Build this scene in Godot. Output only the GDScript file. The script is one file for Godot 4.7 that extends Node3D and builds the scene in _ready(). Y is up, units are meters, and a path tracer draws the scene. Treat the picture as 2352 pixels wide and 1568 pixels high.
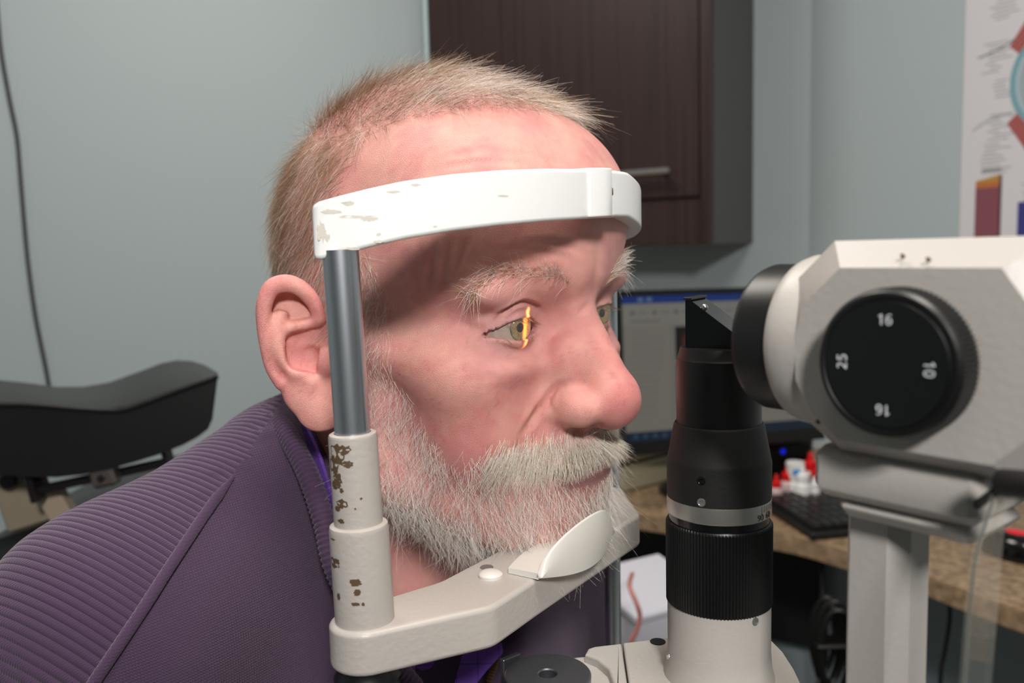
extends Node3D
# An eye examination: a man at a slit lamp. Units are metres; head modelling is in millimetres in the head's own axes.

const FOCAL := 2000.0
const EYE_HEIGHT := 1.2
var cam_o: Vector3
var cam_r: Vector3
var cam_u: Vector3
var cam_f: Vector3
var HB: Basis          # head axes: x to the patient's left (away from the lens), y up, z out of the face
var HO: Vector3
var rng := RandomNumberGenerator.new()
var used := {}

# ------------------------------------------------------------------ placing
func P(px: float, py: float, depth: float) -> Vector3:
	return cam_o + cam_f * depth + cam_r * ((px - 1176.0) / FOCAL * depth) + cam_u * ((784.0 - py) / FOCAL * depth)

func ray(px: float, py: float) -> Vector3:
	return cam_f + cam_r * ((px - 1176.0) / FOCAL) + cam_u * ((784.0 - py) / FOCAL)

func on_level(px: float, py: float, y: float) -> Vector3:
	var d := ray(px, py)
	return cam_o + d * ((y - cam_o.y) / d.y)

func plan(x: float, depth: float, y := 0.0) -> Vector3:
	return Vector3(x, y, -depth)

func toH(w: Vector3) -> Vector3:
	return HB.transposed() * (w - HO) * 1000.0

func fromH(h: Vector3) -> Vector3:
	return HO + HB * (h * 0.001)

# ------------------------------------------------------------------ naming
func numbered(called: String) -> String:
	if not used.has(called):
		used[called] = 0
		return called
	used[called] += 1
	return "%s_%03d" % [called, used[called]]

func thing(called: String, label: String, category: String, at := Vector3.ZERO, basis := Basis(), group := "") -> Node3D:
	var o := Node3D.new()
	o.name = numbered(called)
	add_child(o)
	o.transform = Transform3D(basis, at)
	tag(o, label, category, group)
	return o

func tag(o: Node3D, label: String, category: String, group := "") -> void:
	o.set_meta("label", label)
	o.set_meta("category", category)
	if group != "":
		o.set_meta("group", group)

func put(called: String, mesh: Mesh, m: Material, parent: Node3D = null, label := "") -> MeshInstance3D:
	var o := MeshInstance3D.new()
	o.mesh = mesh
	o.material_override = m
	if parent == null:
		o.name = numbered(called)
		add_child(o)
	else:
		o.name = called
		parent.add_child(o, true)
	if label != "":
		o.set_meta("label", label)
	return o

func structure(called: String, mesh: Mesh, m: Material) -> MeshInstance3D:
	var o := put(called, mesh, m)
	o.set_meta("kind", "structure")
	o.set_meta("label", called.replace("_", " ") + " of the examination room")
	return o

# ------------------------------------------------------------------ materials
func mat(c: Color, rough := 0.5, metal := 0.0, spec := 0.5) -> StandardMaterial3D:
	var m := StandardMaterial3D.new()
	m.albedo_color = c
	m.roughness = rough
	m.metallic = metal
	m.metallic_specular = spec
	return m

func noise_tex(seed_: int, freq: float, size := 512, ramp: Array = [], oct := 4) -> NoiseTexture2D:
	var n := FastNoiseLite.new()
	n.seed = seed_
	n.frequency = freq
	n.fractal_octaves = oct
	var t := NoiseTexture2D.new()
	t.noise = n
	t.width = size
	t.height = size
	t.seamless = true
	if ramp.size():
		var g := Gradient.new()
		var off := PackedFloat32Array()
		var cols := PackedColorArray()
		for k in ramp:
			off.append(k[0])
			cols.append(k[1])
		g.offsets = off
		g.colors = cols
		t.color_ramp = g
	return t

func grain(m: StandardMaterial3D, seed_: int, freq: float, depth_cm: float, scale := 20.0) -> StandardMaterial3D:
	# fine orange-peel relief of sprayed paint or moulded plastic
	m.heightmap_enabled = true
	m.heightmap_texture = noise_tex(seed_, freq, 512)
	m.heightmap_scale = depth_cm
	m.uv1_triplanar = true
	m.uv1_scale = Vector3.ONE * scale
	return m

# ------------------------------------------------------------------ shapes
class Sh:
	var v := PackedVector3Array()
	var t := PackedInt32Array()      # counter-clockwise seen from outside
	var c := PackedColorArray()
	var uv := PackedVector2Array()

	func quad(a: int, b: int, cc: int, d: int) -> void:
		t.append_array([a, b, cc, a, cc, d])

	func mesh(crease := 40.0) -> ArrayMesh:
		var limit := cos(deg_to_rad(crease))
		var nt := t.size() / 3
		var fn := PackedVector3Array()
		fn.resize(nt)
		var at := {}
		for k in nt:
			var a := v[t[k * 3]]
			var n := (v[t[k * 3 + 1]] - a).cross(v[t[k * 3 + 2]] - a)
			fn[k] = n
			for j in 3:
				var key := Vector3i((v[t[k * 3 + j]] * 100000.0).round())
				if at.has(key):
					at[key].append(k)
				else:
					at[key] = [k]
		var ov := PackedVector3Array()
		var on := PackedVector3Array()
		var oc := PackedColorArray()
		var ouv := PackedVector2Array()
		for k in nt:
			var n0 := fn[k].normalized()
			if n0 == Vector3.ZERO:
				continue
			for j in [0, 2, 1]:
				var vi: int = t[k * 3 + j]
				var s := Vector3.ZERO
				for q in at[Vector3i((v[vi] * 100000.0).round())]:
					var fq: Vector3 = fn[q]
					if fq.normalized().dot(n0) >= limit:
						s += fq
				ov.append(v[vi])
				on.append(s.normalized() if s != Vector3.ZERO else n0)
				if c.size():
					oc.append(c[vi])
				if uv.size():
					ouv.append(uv[vi])
		var arr := []
		arr.resize(Mesh.ARRAY_MAX)
		arr[Mesh.ARRAY_VERTEX] = ov
		arr[Mesh.ARRAY_NORMAL] = on
		if oc.size():
			arr[Mesh.ARRAY_COLOR] = oc
		if ouv.size():
			arr[Mesh.ARRAY_TEX_UV] = ouv
		var m := ArrayMesh.new()
		m.add_surface_from_arrays(Mesh.PRIMITIVE_TRIANGLES, arr)
		return m

	# revolve (radius, height) points about y, from bottom to top
	func lathe(profile: Array, seg := 48, xf := Transform3D(), ridges := 0, ridge_depth := 0.0, ridge_from := -1, ridge_to := -1) -> Sh:
		var base := v.size()
		var rows := profile.size()
		for i in rows:
			for k in seg:
				var a := TAU * k / seg
				var r: float = profile[i].x
				if ridges > 0 and i >= ridge_from and i <= ridge_to and k % 2 == 1:
					r -= ridge_depth
				v.append(xf * Vector3(r * cos(a), profile[i].y, r * sin(a)))
		for i in rows - 1:
			for k in seg:
				var k2 := (k + 1) % seg
				quad(base + i * seg + k, base + (i + 1) * seg + k, base + (i + 1) * seg + k2, base + i * seg + k2)
		# caps
		for e in 2:
			var row := 0 if e == 0 else rows - 1
			if profile[row].x > 1e-6:
				var ci := v.size()
				v.append(xf * Vector3(0, profile[row].y, 0))
				for k in seg:
					var k2 := (k + 1) % seg
					if e == 0:
						t.append_array([ci, base + row * seg + k, base + row * seg + k2])
					else:
						t.append_array([ci, base + row * seg + k2, base + row * seg + k])
		return self

	func box(size: Vector3, bevel := 0.001, xf := Transform3D()) -> Sh:
		var h := size * 0.5
		var b := minf(bevel, minf(h.x, minf(h.y, h.z)) * 0.95)
		var id := {}
		for sx in [-1, 1]:
			for sy in [-1, 1]:
				for sz in [-1, 1]:
					for ax in 3:
						var q := Vector3(sx * (h.x - b), sy * (h.y - b), sz * (h.z - b))
						q[ax] = [sx, sy, sz][ax] * h[ax]
						id[[sx, sy, sz, ax]] = v.size()
						v.append(xf * q)
		var flip := xf.basis.determinant() < 0
		for ax in 3:
			var i := (ax + 1) % 3
			var j := (ax + 2) % 3
			for s in [-1, 1]:
				var loop := []
				for q in [[-1, -1], [1, -1], [1, 1], [-1, 1]]:
					var key := [0, 0, 0, ax]
					key[ax] = s
					key[i] = q[0]
					key[j] = q[1]
					loop.append(id[key])
				if (s < 0) != flip:
					loop.reverse()
				quad(loop[0], loop[1], loop[2], loop[3])
				# edge quads along axis ax
			for q in [[-1, -1], [1, -1], [1, 1], [-1, 1]]:
				var lo := [0, 0, 0]
				lo[ax] = -1
				lo[i] = q[0]
				lo[j] = q[1]
				var hi := lo.duplicate()
				hi[ax] = 1
				var e := [id[lo + [i]], id[hi + [i]], id[hi + [j]], id[lo + [j]]]
				if (q[0] * q[1] > 0) != flip:
					e.reverse()
				quad(e[0], e[1], e[2], e[3])
		for sx in [-1, 1]:
			for sy in [-1, 1]:
				for sz in [-1, 1]:
					var k := [id[[sx, sy, sz, 0]], id[[sx, sy, sz, 1]], id[[sx, sy, sz, 2]]]
					if (sx * sy * sz < 0) != flip:
						k.reverse()
					t.append_array(k)
		return self

	# polygon in (x, z) seen from above, extruded from y0 up to y1, edges bevelled
	func prism(poly_in: PackedVector2Array, y0: float, y1: float, bevel := 0.001, xf := Transform3D(), steps := 2) -> Sh:
		var poly := poly_in.duplicate()
		if not Geometry2D.is_polygon_clockwise(poly):
			poly.reverse()
		var n := poly.size()
		var inward := PackedVector2Array()
		for k in n:
			var e1 := (poly[k] - poly[(k + n - 1) % n]).normalized()
			var e2 := (poly[(k + 1) % n] - poly[k]).normalized()
			var m1 := Vector2(e1.y, -e1.x)
			var m2 := Vector2(e2.y, -e2.x)
			var mm := m1 + m2
			inward.append(mm / maxf(0.35, mm.dot(m1)) * 1.0)
		var probe := poly[0] + inward[0] * 1e-5
		var sgn := 1.0 if Geometry2D.is_point_in_polygon(probe, poly) else -1.0
		var rows := []
		for s in steps + 1:
			var a := PI * 0.5 * s / steps
			rows.append([bevel * (1.0 - sin(a)), y0 + bevel * (1.0 - cos(a))])
		for s in steps + 1:
			var a := PI * 0.5 * s / steps
			rows.append([bevel * (1.0 - cos(a)), y1 - bevel * (1.0 - sin(a))])
		var base := v.size()
		for r in rows:
			for k in n:
				var q: Vector2 = poly[k] + inward[k] * sgn * r[0]
				v.append(xf * Vector3(q.x, r[1], q.y))
		var flip := xf.basis.determinant() < 0
		# find which way round is outward
		var area := 0.0
		for k in n:
			area += poly[k].cross(poly[(k + 1) % n])
		var ccw_from_above := (area < 0) != flip
		for i in rows.size() - 1:
			for k in n:
				var k2 := (k + 1) % n
				if ccw_from_above:
					quad(base + i * n + k, base + i * n + k2, base + (i + 1) * n + k2, base + (i + 1) * n + k)
				else:
					quad(base + i * n + k2, base + i * n + k, base + (i + 1) * n + k, base + (i + 1) * n + k2)
		var tri := Geometry2D.triangulate_polygon(poly)
		var top := base + (rows.size() - 1) * n
		for k in tri.size() / 3:
			var a := tri[k * 3]
			var b := tri[k * 3 + 1]
			var cc := tri[k * 3 + 2]
			var cr := (poly[b] - poly[a]).cross(poly[cc] - poly[a])
			if (cr < 0) == ccw_from_above or true:
				var up := (cr < 0) != flip      # counter-clockwise from above in (x, z) means negative cross
				if up:
					t.append_array([top + a, top + b, top + cc, base + a, base + cc, base + b])
				else:
					t.append_array([top + a, top + cc, top + b, base + a, base + b, base + cc])
		return self

	# tube along points; radius may be one number or one per point
	func tube(pts: Array, radius, seg := 10, closed := false, flat := 1.0, up_hint := Vector3.ZERO) -> Sh:
		var base := v.size()
		var n := pts.size()
		var nrm := Vector3.ZERO
		for i in n:
			var tg: Vector3
			if closed:
				tg = (pts[(i + 1) % n] - pts[(i + n - 1) % n]).normalized()
			else:
				tg = (pts[mini(i + 1, n - 1)] - pts[maxi(i - 1, 0)]).normalized()
			if up_hint != Vector3.ZERO:
				nrm = (up_hint - tg * up_hint.dot(tg)).normalized()
			elif nrm == Vector3.ZERO:
				nrm = tg.cross(Vector3.UP if absf(tg.y) < 0.9 else Vector3.RIGHT).normalized()
			else:
				nrm = (nrm - tg * nrm.dot(tg)).normalized()
			var bi := tg.cross(nrm)
			var r: float = radius if (radius is float or radius is int) else radius[i]
			for k in seg:
				var a := TAU * k / seg
				v.append(pts[i] + (nrm * cos(a) * flat + bi * sin(a)) * r)
		for i in (n if closed else n - 1):
			var i2 := (i + 1) % n
			for k in seg:
				var k2 := (k + 1) % seg
				quad(base + i * seg + k, base + i * seg + k2, base + i2 * seg + k2, base + i2 * seg + k)
		if not closed:
			for e in 2:
				var row := 0 if e == 0 else n - 1
				var ci := v.size()
				v.append(pts[row])
				for k in seg:
					var k2 := (k + 1) % seg
					if e == 0:
						t.append_array([ci, base + row * seg + k2, base + row * seg + k])
					else:
						t.append_array([ci, base + row * seg + k, base + row * seg + k2])
		return self

	# loft closed rings of equal size (each ring counter-clockwise seen from the end it travels to)
	func loft(rings: Array, caps := true) -> Sh:
		var base := v.size()
		var n: int = rings[0].size()
		for r in rings:
			for q in r:
				v.append(q)
		for i in rings.size() - 1:
			for k in n:
				var k2 := (k + 1) % n
				quad(base + i * n + k, base + i * n + k2, base + (i + 1) * n + k2, base + (i + 1) * n + k)
		if caps:
			for e in 2:
				var row := 0 if e == 0 else rings.size() - 1
				var ci := v.size()
				var mid := Vector3.ZERO
				for q in rings[row]:
					mid += q
				v.append(mid / n)
				for k in n:
					var k2 := (k + 1) % n
					if e == 0:
						t.append_array([ci, base + row * n + k2, base + row * n + k])
					else:
						t.append_array([ci, base + row * n + k, base + row * n + k2])
		return self

func frame_y(at: Vector3, axis: Vector3, side := Vector3.ZERO) -> Transform3D:
	# a transform whose y runs along axis
	var y := axis.normalized()
	var x := (side if side != Vector3.ZERO else (Vector3.RIGHT if absf(y.x) < 0.8 else Vector3.BACK))
	x = (x - y * x.dot(y)).normalized()
	return Transform3D(Basis(x, y, x.cross(y)), at)

func spline(pts: Array, per := 8) -> Array:
	var out := []
	for i in pts.size() - 1:
		var p0: Vector3 = pts[maxi(i - 1, 0)]
		var p1: Vector3 = pts[i]
		var p2: Vector3 = pts[i + 1]
		var p3: Vector3 = pts[mini(i + 2, pts.size() - 1)]
		for k in per:
			out.append(p1.cubic_interpolate(p2, p0, p3, float(k) / per))
	out.append(pts[-1])
	return out

# ------------------------------------------------------------------ the scene
func _ready() -> void:
	rng.seed = 7
	set_view()
	set_lights()
	make_materials()
	build_room()
	build_cabinet()
	build_desk()
	build_desk_things()
	build_poster()
	build_chair()
	build_table()
	build_chin_rest()
	build_slit_lamp()
	build_person()

func set_view() -> void:
	cam_o = Vector3(0, EYE_HEIGHT, 0)
	var pitch := deg_to_rad(6.0)
	var roll := deg_to_rad(1.43)
	cam_f = Vector3(0, -sin(pitch), -cos(pitch))
	var up0 := Vector3(0, cos(pitch), -sin(pitch))
	cam_r = Vector3.RIGHT * cos(roll) - up0 * sin(roll)
	cam_u = up0 * cos(roll) + Vector3.RIGHT * sin(roll)
	var cam := Camera3D.new()
	cam.name = "camera"
	cam.fov = rad_to_deg(2.0 * atan(784.0 / FOCAL))
	cam.near = 0.02
	cam.far = 30.0
	cam.transform = Transform3D(Basis(cam_r, cam_u, -cam_f), cam_o)
	var lens := CameraAttributesPhysical.new()
	lens.frustum_focal_length = 30.6
	lens.frustum_focus_distance = 0.37
	lens.exposure_aperture = 10.0
	cam.attributes = lens
	add_child(cam)
	cam.current = true
	var we := WorldEnvironment.new()
	we.name = "environment"
	var e := Environment.new()
	e.background_mode = Environment.BG_COLOR
	e.background_color = Color(0.02, 0.02, 0.02)
	e.tonemap_mode = Environment.TONE_MAPPER_LINEAR
	e.tonemap_exposure = 1.0
	e.sdfgi_enabled = true
	e.ssao_enabled = true
	e.ssil_enabled = true
	we.environment = e
	add_child(we)
	# head pose: yaw 40 degrees to the lens, nearly level
	var y := deg_to_rad(40.1)
	var p := deg_to_rad(-4.3)
	var r := deg_to_rad(7.2)
	var fz := Vector3(cos(y), 0, -sin(y))
	var fx := Vector3(sin(y), 0, cos(y))
	var f2 := fz * cos(p) + Vector3.UP * sin(p)
	var y2 := Vector3.UP * cos(p) - fz * sin(p)
	var x3 := fx * cos(r) + y2 * sin(r)
	var y3 := y2 * cos(r) - fx * sin(r)
	HB = Basis(cam_vec(x3), cam_vec(y3), cam_vec(f2))
	HO = cam_o + cam_vec(Vector3(-0.039, 0.017, 0.466))

func ring4(xf: Transform3D, half: float, y: float) -> Array:
	return [xf * Vector3(-half, y, half), xf * Vector3(half, y, half), xf * Vector3(half, y, -half), xf * Vector3(-half, y, -half)]

func cam_vec(a: Vector3) -> Vector3:
	return cam_r * a.x + cam_u * a.y + cam_f * a.z

func set_lights() -> void:
	# the photographer's flash in a small softbox on a stand, behind and above the lens
	var at := cam_o + cam_vec(Vector3(0.12, 0.48, -0.75))
	var aim := (P(1250, 700, 0.6) - at).normalized()
	var flash := thing("studio_flash", "small black softbox flash on a light stand behind the camera", "flash", Vector3(at.x, 0, at.z))
	var fo := frame_y(at - flash.position, -aim)
	put("softbox", Sh.new().loft([ring4(fo, 0.085, 0.0), ring4(fo, 0.085, 0.012), ring4(fo, 0.035, 0.11), ring4(fo, 0.03, 0.19)]).mesh(30), mat(Color(0.04, 0.04, 0.04), 0.6), flash)
	var glow := mat(Color(0.9, 0.9, 0.9), 0.5)
	glow.emission_enabled = true
	glow.emission = Color(1, 1, 1)
	glow.emission_energy_multiplier = 2.0
	put("diffuser_lamp", Sh.new().box(Vector3(0.15, 0.002, 0.15), 0.0005, fo * Transform3D(Basis(), Vector3(0, -0.002, 0))).mesh(), glow, flash)
	put("stand_pole", Sh.new().tube([Vector3(0, 0.25, 0) - aim * 0.12, at - flash.position - aim * 0.12], 0.011, 12).mesh(), mat(Color(0.05, 0.05, 0.05), 0.4), flash)
	for k in 3:
		var an := TAU * k / 3.0 + 0.4
		put("stand_leg", Sh.new().tube([Vector3(0, 0.42, 0) - aim * 0.12, Vector3(cos(an) * 0.26, 0.012, sin(an) * 0.26) - Vector3(aim.x, 0, aim.z) * 0.12], 0.009, 10).mesh(), mat(Color(0.05, 0.05, 0.05), 0.4), flash)
	var l := AreaLight3D.new()
	l.name = "flash_light"
	l.area_size = Vector2(0.15, 0.15)
	l.light_color = Color(1.0, 0.985, 0.97)
	l.light_energy = 1.6
	l.shadow_enabled = true
	l.area_range = 8.0
	add_child(l)
	l.look_at_from_position(at + aim * 0.008, at + aim, Vector3.UP)
	# recessed fluorescent panels in the ceiling
	for q in [Vector3(-0.55, 2.55, -1.2), Vector3(0.20, 2.55, -0.10)]:
		var panel := thing("ceiling_light", "recessed square fluorescent panel in the ceiling over the " + ("exam chair" if q.x < 0.0 else "slit lamp"), "ceiling light", q, Basis(), "recessed ceiling light panels")
		put("frame", Sh.new().box(Vector3(0.64, 0.03, 0.64), 0.003, Transform3D(Basis(), Vector3(0, 0.016, 0))).mesh(), mat(Color(0.85, 0.85, 0.85), 0.4), panel)
		var dif := mat(Color(0.95, 0.95, 0.95), 0.4)
		dif.emission_enabled = true
		dif.emission = Color(1.0, 0.96, 0.9)
		dif.emission_energy_multiplier = 1.5
		put("diffuser_lamp", Sh.new().box(Vector3(0.58, 0.006, 0.58), 0.001, Transform3D(Basis(), Vector3(0, -0.002, 0))).mesh(), dif, panel)
		var a := AreaLight3D.new()
		a.name = "panel_light"
		a.area_size = Vector2(0.58, 0.58)
		a.light_color = Color(1.0, 0.97, 0.93)
		a.light_energy = 1.6 if q.x < 0.0 else 1.75
		a.area_range = 8.0
		a.shadow_enabled = true
		add_child(a, true)
		a.look_at_from_position(q + Vector3(0, -0.012, 0), q + Vector3(0, -1, 0), Vector3.FORWARD)

var M := {}

func make_materials() -> void:
	var wall := mat(Color(0.67, 0.715, 0.728), 0.62)
	grain(wall, 3, 0.03, 0.02, 3.0)
	M.wall = wall
	M.ceiling = mat(Color(0.86, 0.86, 0.85), 0.9)
	var fl := mat(Color(0.42, 0.42, 0.42), 0.6)
	fl.albedo_texture = noise_tex(5, 0.02, 512, [[0.0, Color(0.75, 0.75, 0.75)], [1.0, Color(1, 1, 1)]])
	fl.uv1_triplanar = true
	fl.uv1_scale = Vector3.ONE * 2.0
	M.floor = fl
	# dark wenge laminate with vertical grain
	var wood := mat(Color(1, 1, 1), 0.42)
	wood.albedo_texture = wood_texture(11, Color(0.15, 0.098, 0.09), Color(0.23, 0.15, 0.135))
	wood.uv1_triplanar = true
	wood.uv1_scale = Vector3(3.0, 0.7, 3.0)
	M.wenge = wood
	M.gable = mat(Color(0.33, 0.325, 0.32), 0.6)
	M.chrome = mat(Color(0.78, 0.78, 0.77), 0.28, 1.0)
	var steel := mat(Color(0.78, 0.795, 0.82), 0.33, 1.0)
	M.steel = steel
	M.enamel = grain(mat(Color(0.675, 0.65, 0.628), 0.40), 31, 0.055, 0.012, 11.0)
	M.enamel_smooth = mat(Color(0.93, 0.93, 0.925), 0.22)
	M.porcelain = mat(Color(0.82, 0.805, 0.78), 0.3)
	M.instrument = grain(mat(Color(0.66, 0.642, 0.622), 0.42), 33, 0.05, 0.008, 14.0)
	M.black = mat(Color(0.045, 0.045, 0.048), 0.38)
	M.black_gloss = mat(Color(0.03, 0.03, 0.033), 0.16)
	M.black_matt = grain(mat(Color(0.035, 0.035, 0.036), 0.6), 35, 0.06, 0.004, 14.0)
	M.silver = mat(Color(0.70, 0.69, 0.67), 0.34, 0.9)
	M.white_print = mat(Color(0.80, 0.81, 0.83), 0.6)
	M.black_print = mat(Color(0.05, 0.05, 0.05), 0.6)
	var vinyl := mat(Color(0.055, 0.055, 0.058), 0.42)
	M.vinyl = grain(vinyl, 37, 0.05, 0.01, 10.0)
	M.chip = mat(Color(0.33, 0.25, 0.175), 0.7)
	M.old_paint = mat(Color(0.80, 0.775, 0.735), 0.6)
	M.glass = mat(Color(0.93, 0.96, 0.95, 0.12), 0.03)
	M.glass.transparency = BaseMaterial3D.TRANSPARENCY_ALPHA
	M.cable = mat(Color(0.03, 0.03, 0.03), 0.45)

func wood_texture(seed_: int, dark: Color, light: Color) -> ImageTexture:
	var n := FastNoiseLite.new()
	n.seed = seed_
	n.frequency = 1.0
	n.fractal_octaves = 3
	var im := Image.create(256, 512, false, Image.FORMAT_RGB8)
	for y in 512:
		for x in 256:
			var u := x / 256.0
			var v := y / 512.0
			var a := TAU * u
			var w := n.get_noise_3d(cos(a) * 5.5, sin(a) * 5.5, v * 2.2)
			var fine := n.get_noise_3d(cos(a) * 22.0 + 40.0, sin(a) * 22.0, v * 4.0)
			var k := clampf(0.42 + w * 0.75 + fine * 0.45, 0.0, 1.0)
			im.set_pixel(x, y, dark.lerp(light, k))
	return ImageTexture.create_from_image(im)

func slab(a: Vector3, b: Vector3, y0: float, y1: float, thick: float, away: Vector3) -> Mesh:
	# a wall between two plan points, its face on the line a-b, its body on the side of «away»
	var o := away.normalized() * thick
	var poly := PackedVector2Array([Vector2(a.x, a.z), Vector2(b.x, b.z), Vector2(b.x + o.x, b.z + o.z), Vector2(a.x + o.x, a.z + o.z)])
	return Sh.new().prism(poly, y0, y1, 0.0005, Transform3D(), 1).mesh()

# plan of the room, (x, depth)
const CORNER_L := Vector2(-0.02, 2.165)
const CORNER_R := Vector2(0.6645, 1.943)

func build_room() -> void:
	var n := Vector2(0.53, 0.848)
	var cab_left := Vector2(CORNER_R.x, CORNER_R.y) - Vector2(0.848, -0.53) * 1.05
	var c_l := plan(cab_left.x, cab_left.y)
	var c_r := plan(CORNER_R.x, CORNER_R.y)
	var far_l := plan(-2.1, 1.85)
	var near_l := plan(-2.1, -2.2)
	var r_end := plan(CORNER_R.x + 0.5 * 2.6, CORNER_R.y - 0.866 * 2.6)
	var near_r := plan(r_end.x, -2.2)
	structure("wall_back", slab(c_l, c_r, 0, 2.6, 0.1, plan(n.x, n.y)), M.wall)
	structure("wall_left", slab(far_l, plan(0.0, 2.392), 0, 2.6, 0.1, plan(0, 1)), M.wall)
	structure("wall_side", slab(far_l + plan(0.0, 0.1), near_l, 0, 2.6, 0.1, plan(-1, 0)), M.wall)
	structure("wall_right", slab(c_r, r_end, 0, 2.6, 0.1, plan(0.866, 0.5)), M.wall)
	structure("wall_far_right", slab(r_end, near_r, 0, 2.6, 0.1, plan(1, 0)), M.wall)
	structure("wall_front", slab(near_l, near_r, 0, 2.6, 0.1, plan(0, -1)), M.wall)
	var all := PackedVector2Array([Vector2(-2.3, 2.3), Vector2(2.3, 2.3), Vector2(2.3, -2.6), Vector2(-2.3, -2.6)])
	structure("floor", Sh.new().prism(all, -0.1, 0.0, 0.001, Transform3D(), 1).mesh(), M.floor)
	structure("ceiling", Sh.new().prism(all, 2.6, 2.7, 0.001, Transform3D(), 1).mesh(), M.ceiling)
	# black cable hanging down the left wall
	var pts := []
	for q in [[-14, -60], [-4, 60], [4, 130], [22, 230], [38, 310], [46, 400], [56, 520], [66, 620], [82, 730], [104, 840], [114, 900], [122, 960]]:
		var d := ray(q[0], q[1])
		pts.append(cam_o + d * (wall_left_depth(d) - 0.007))
	var cord := put("hanging_cable", Sh.new().tube(spline(pts, 5), 0.0042, 10).mesh(), M.cable)
	tag(cord, "thin black cable hanging down the pale wall above the headrest", "cable")

func wall_left_depth(d: Vector3) -> float:
	var a := plan(-2.1, 1.85)
	var b := plan(0.0, 2.392)
	var t := (b - a).normalized()
	var nn := Vector3(-t.z, 0, t.x)
	return (a - cam_o).dot(nn) / d.dot(nn)

func build_cabinet() -> void:
	# corner-hung wall cabinet: local x along the wall to the right, z out of the wall
	var along := plan(0.848, -0.53)
	var out := plan(-0.53, -0.848)
	var front_r := plan(0.403, 1.753)      # lower right front edge in plan
	var bottom := P(1636, 560, 1.753).y
	var b := Basis(along, Vector3.UP, along.cross(Vector3.UP))
	if b.z.dot(out) < 0:
		b.z = -b.z
	var w := 0.688
	var d := 0.30
	var h := 0.95
	var cab := thing("wall_cabinet", "dark brown wooden wall cabinet with two doors above the monitor", "cabinet", front_r - along * w * 0.5 - out * d * 0.5 + Vector3(0, bottom, 0), b)
	put("carcass", Sh.new().box(Vector3(w - 0.004, h, d - 0.022), 0.001, Transform3D(Basis(), Vector3(-0.002, h * 0.5, -0.011))).mesh(), M.gable, cab)
	var rail := 0.097
	var gap := 0.002
	# seam between the doors seen at px 1277, lower rail panel under both
	var seam := -0.142
	put("door", Sh.new().box(Vector3(w * 0.5 + seam - gap, h - rail, 0.018), 0.001, Transform3D(Basis(), Vector3((-w * 0.5 + seam) * 0.5, rail + (h - rail) * 0.5, d * 0.5 - 0.010))).mesh(), M.wenge, cab)
	var right_w := w * 0.5 - seam - 0.024
	var door := put("door", Sh.new().box(Vector3(right_w - gap, h - rail, 0.018), 0.001, Transform3D(Basis(), Vector3(seam + right_w * 0.5, rail + (h - rail) * 0.5, d * 0.5 - 0.010))).mesh(), M.wenge, cab)
	put("bottom_rail", Sh.new().box(Vector3(w - 0.026, rail - 0.003, 0.012), 0.001, Transform3D(Basis(), Vector3(-0.012, rail * 0.5 - 0.0015, d * 0.5 - 0.014))).mesh(), M.wenge, cab)
	put("edge_panel", Sh.new().box(Vector3(0.022, h, d * 0.07), 0.001, Transform3D(Basis(), Vector3(w * 0.5 - 0.011, h * 0.5, d * 0.5 - 0.0105))).mesh(), M.wenge, cab)
	# bar handle: right end at px 1540
	var hx := 0.268
	var hy := rail + 0.052
	var hz := d * 0.5 + 0.026
	put("handle", Sh.new().box(Vector3(0.17, 0.011, 0.011), 0.003, Transform3D(Basis(), Vector3(hx - 0.085, hy, hz))).mesh(), M.chrome, door, "brushed chrome bar handle")
	for s in [0.02, 0.15]:
		put("handle_post", Sh.new().box(Vector3(0.009, 0.009, 0.026), 0.001, Transform3D(Basis(), Vector3(hx - s, hy, d * 0.5 + 0.012))).mesh(), M.chrome, door)
	put("scribe_strip", Sh.new().box(Vector3(0.009, h, 0.012), 0.001, Transform3D(Basis(), Vector3(-w * 0.5 - 0.006, h * 0.5, d * 0.5 - 0.006))).mesh(), mat(Color(0.72, 0.80, 0.82), 0.5), cab, "pale filler strip between cabinet and wall")

const DESK := 0.74

func desk_pt(px: float, py: float) -> Vector3:
	return on_level(px, py, DESK)

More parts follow.
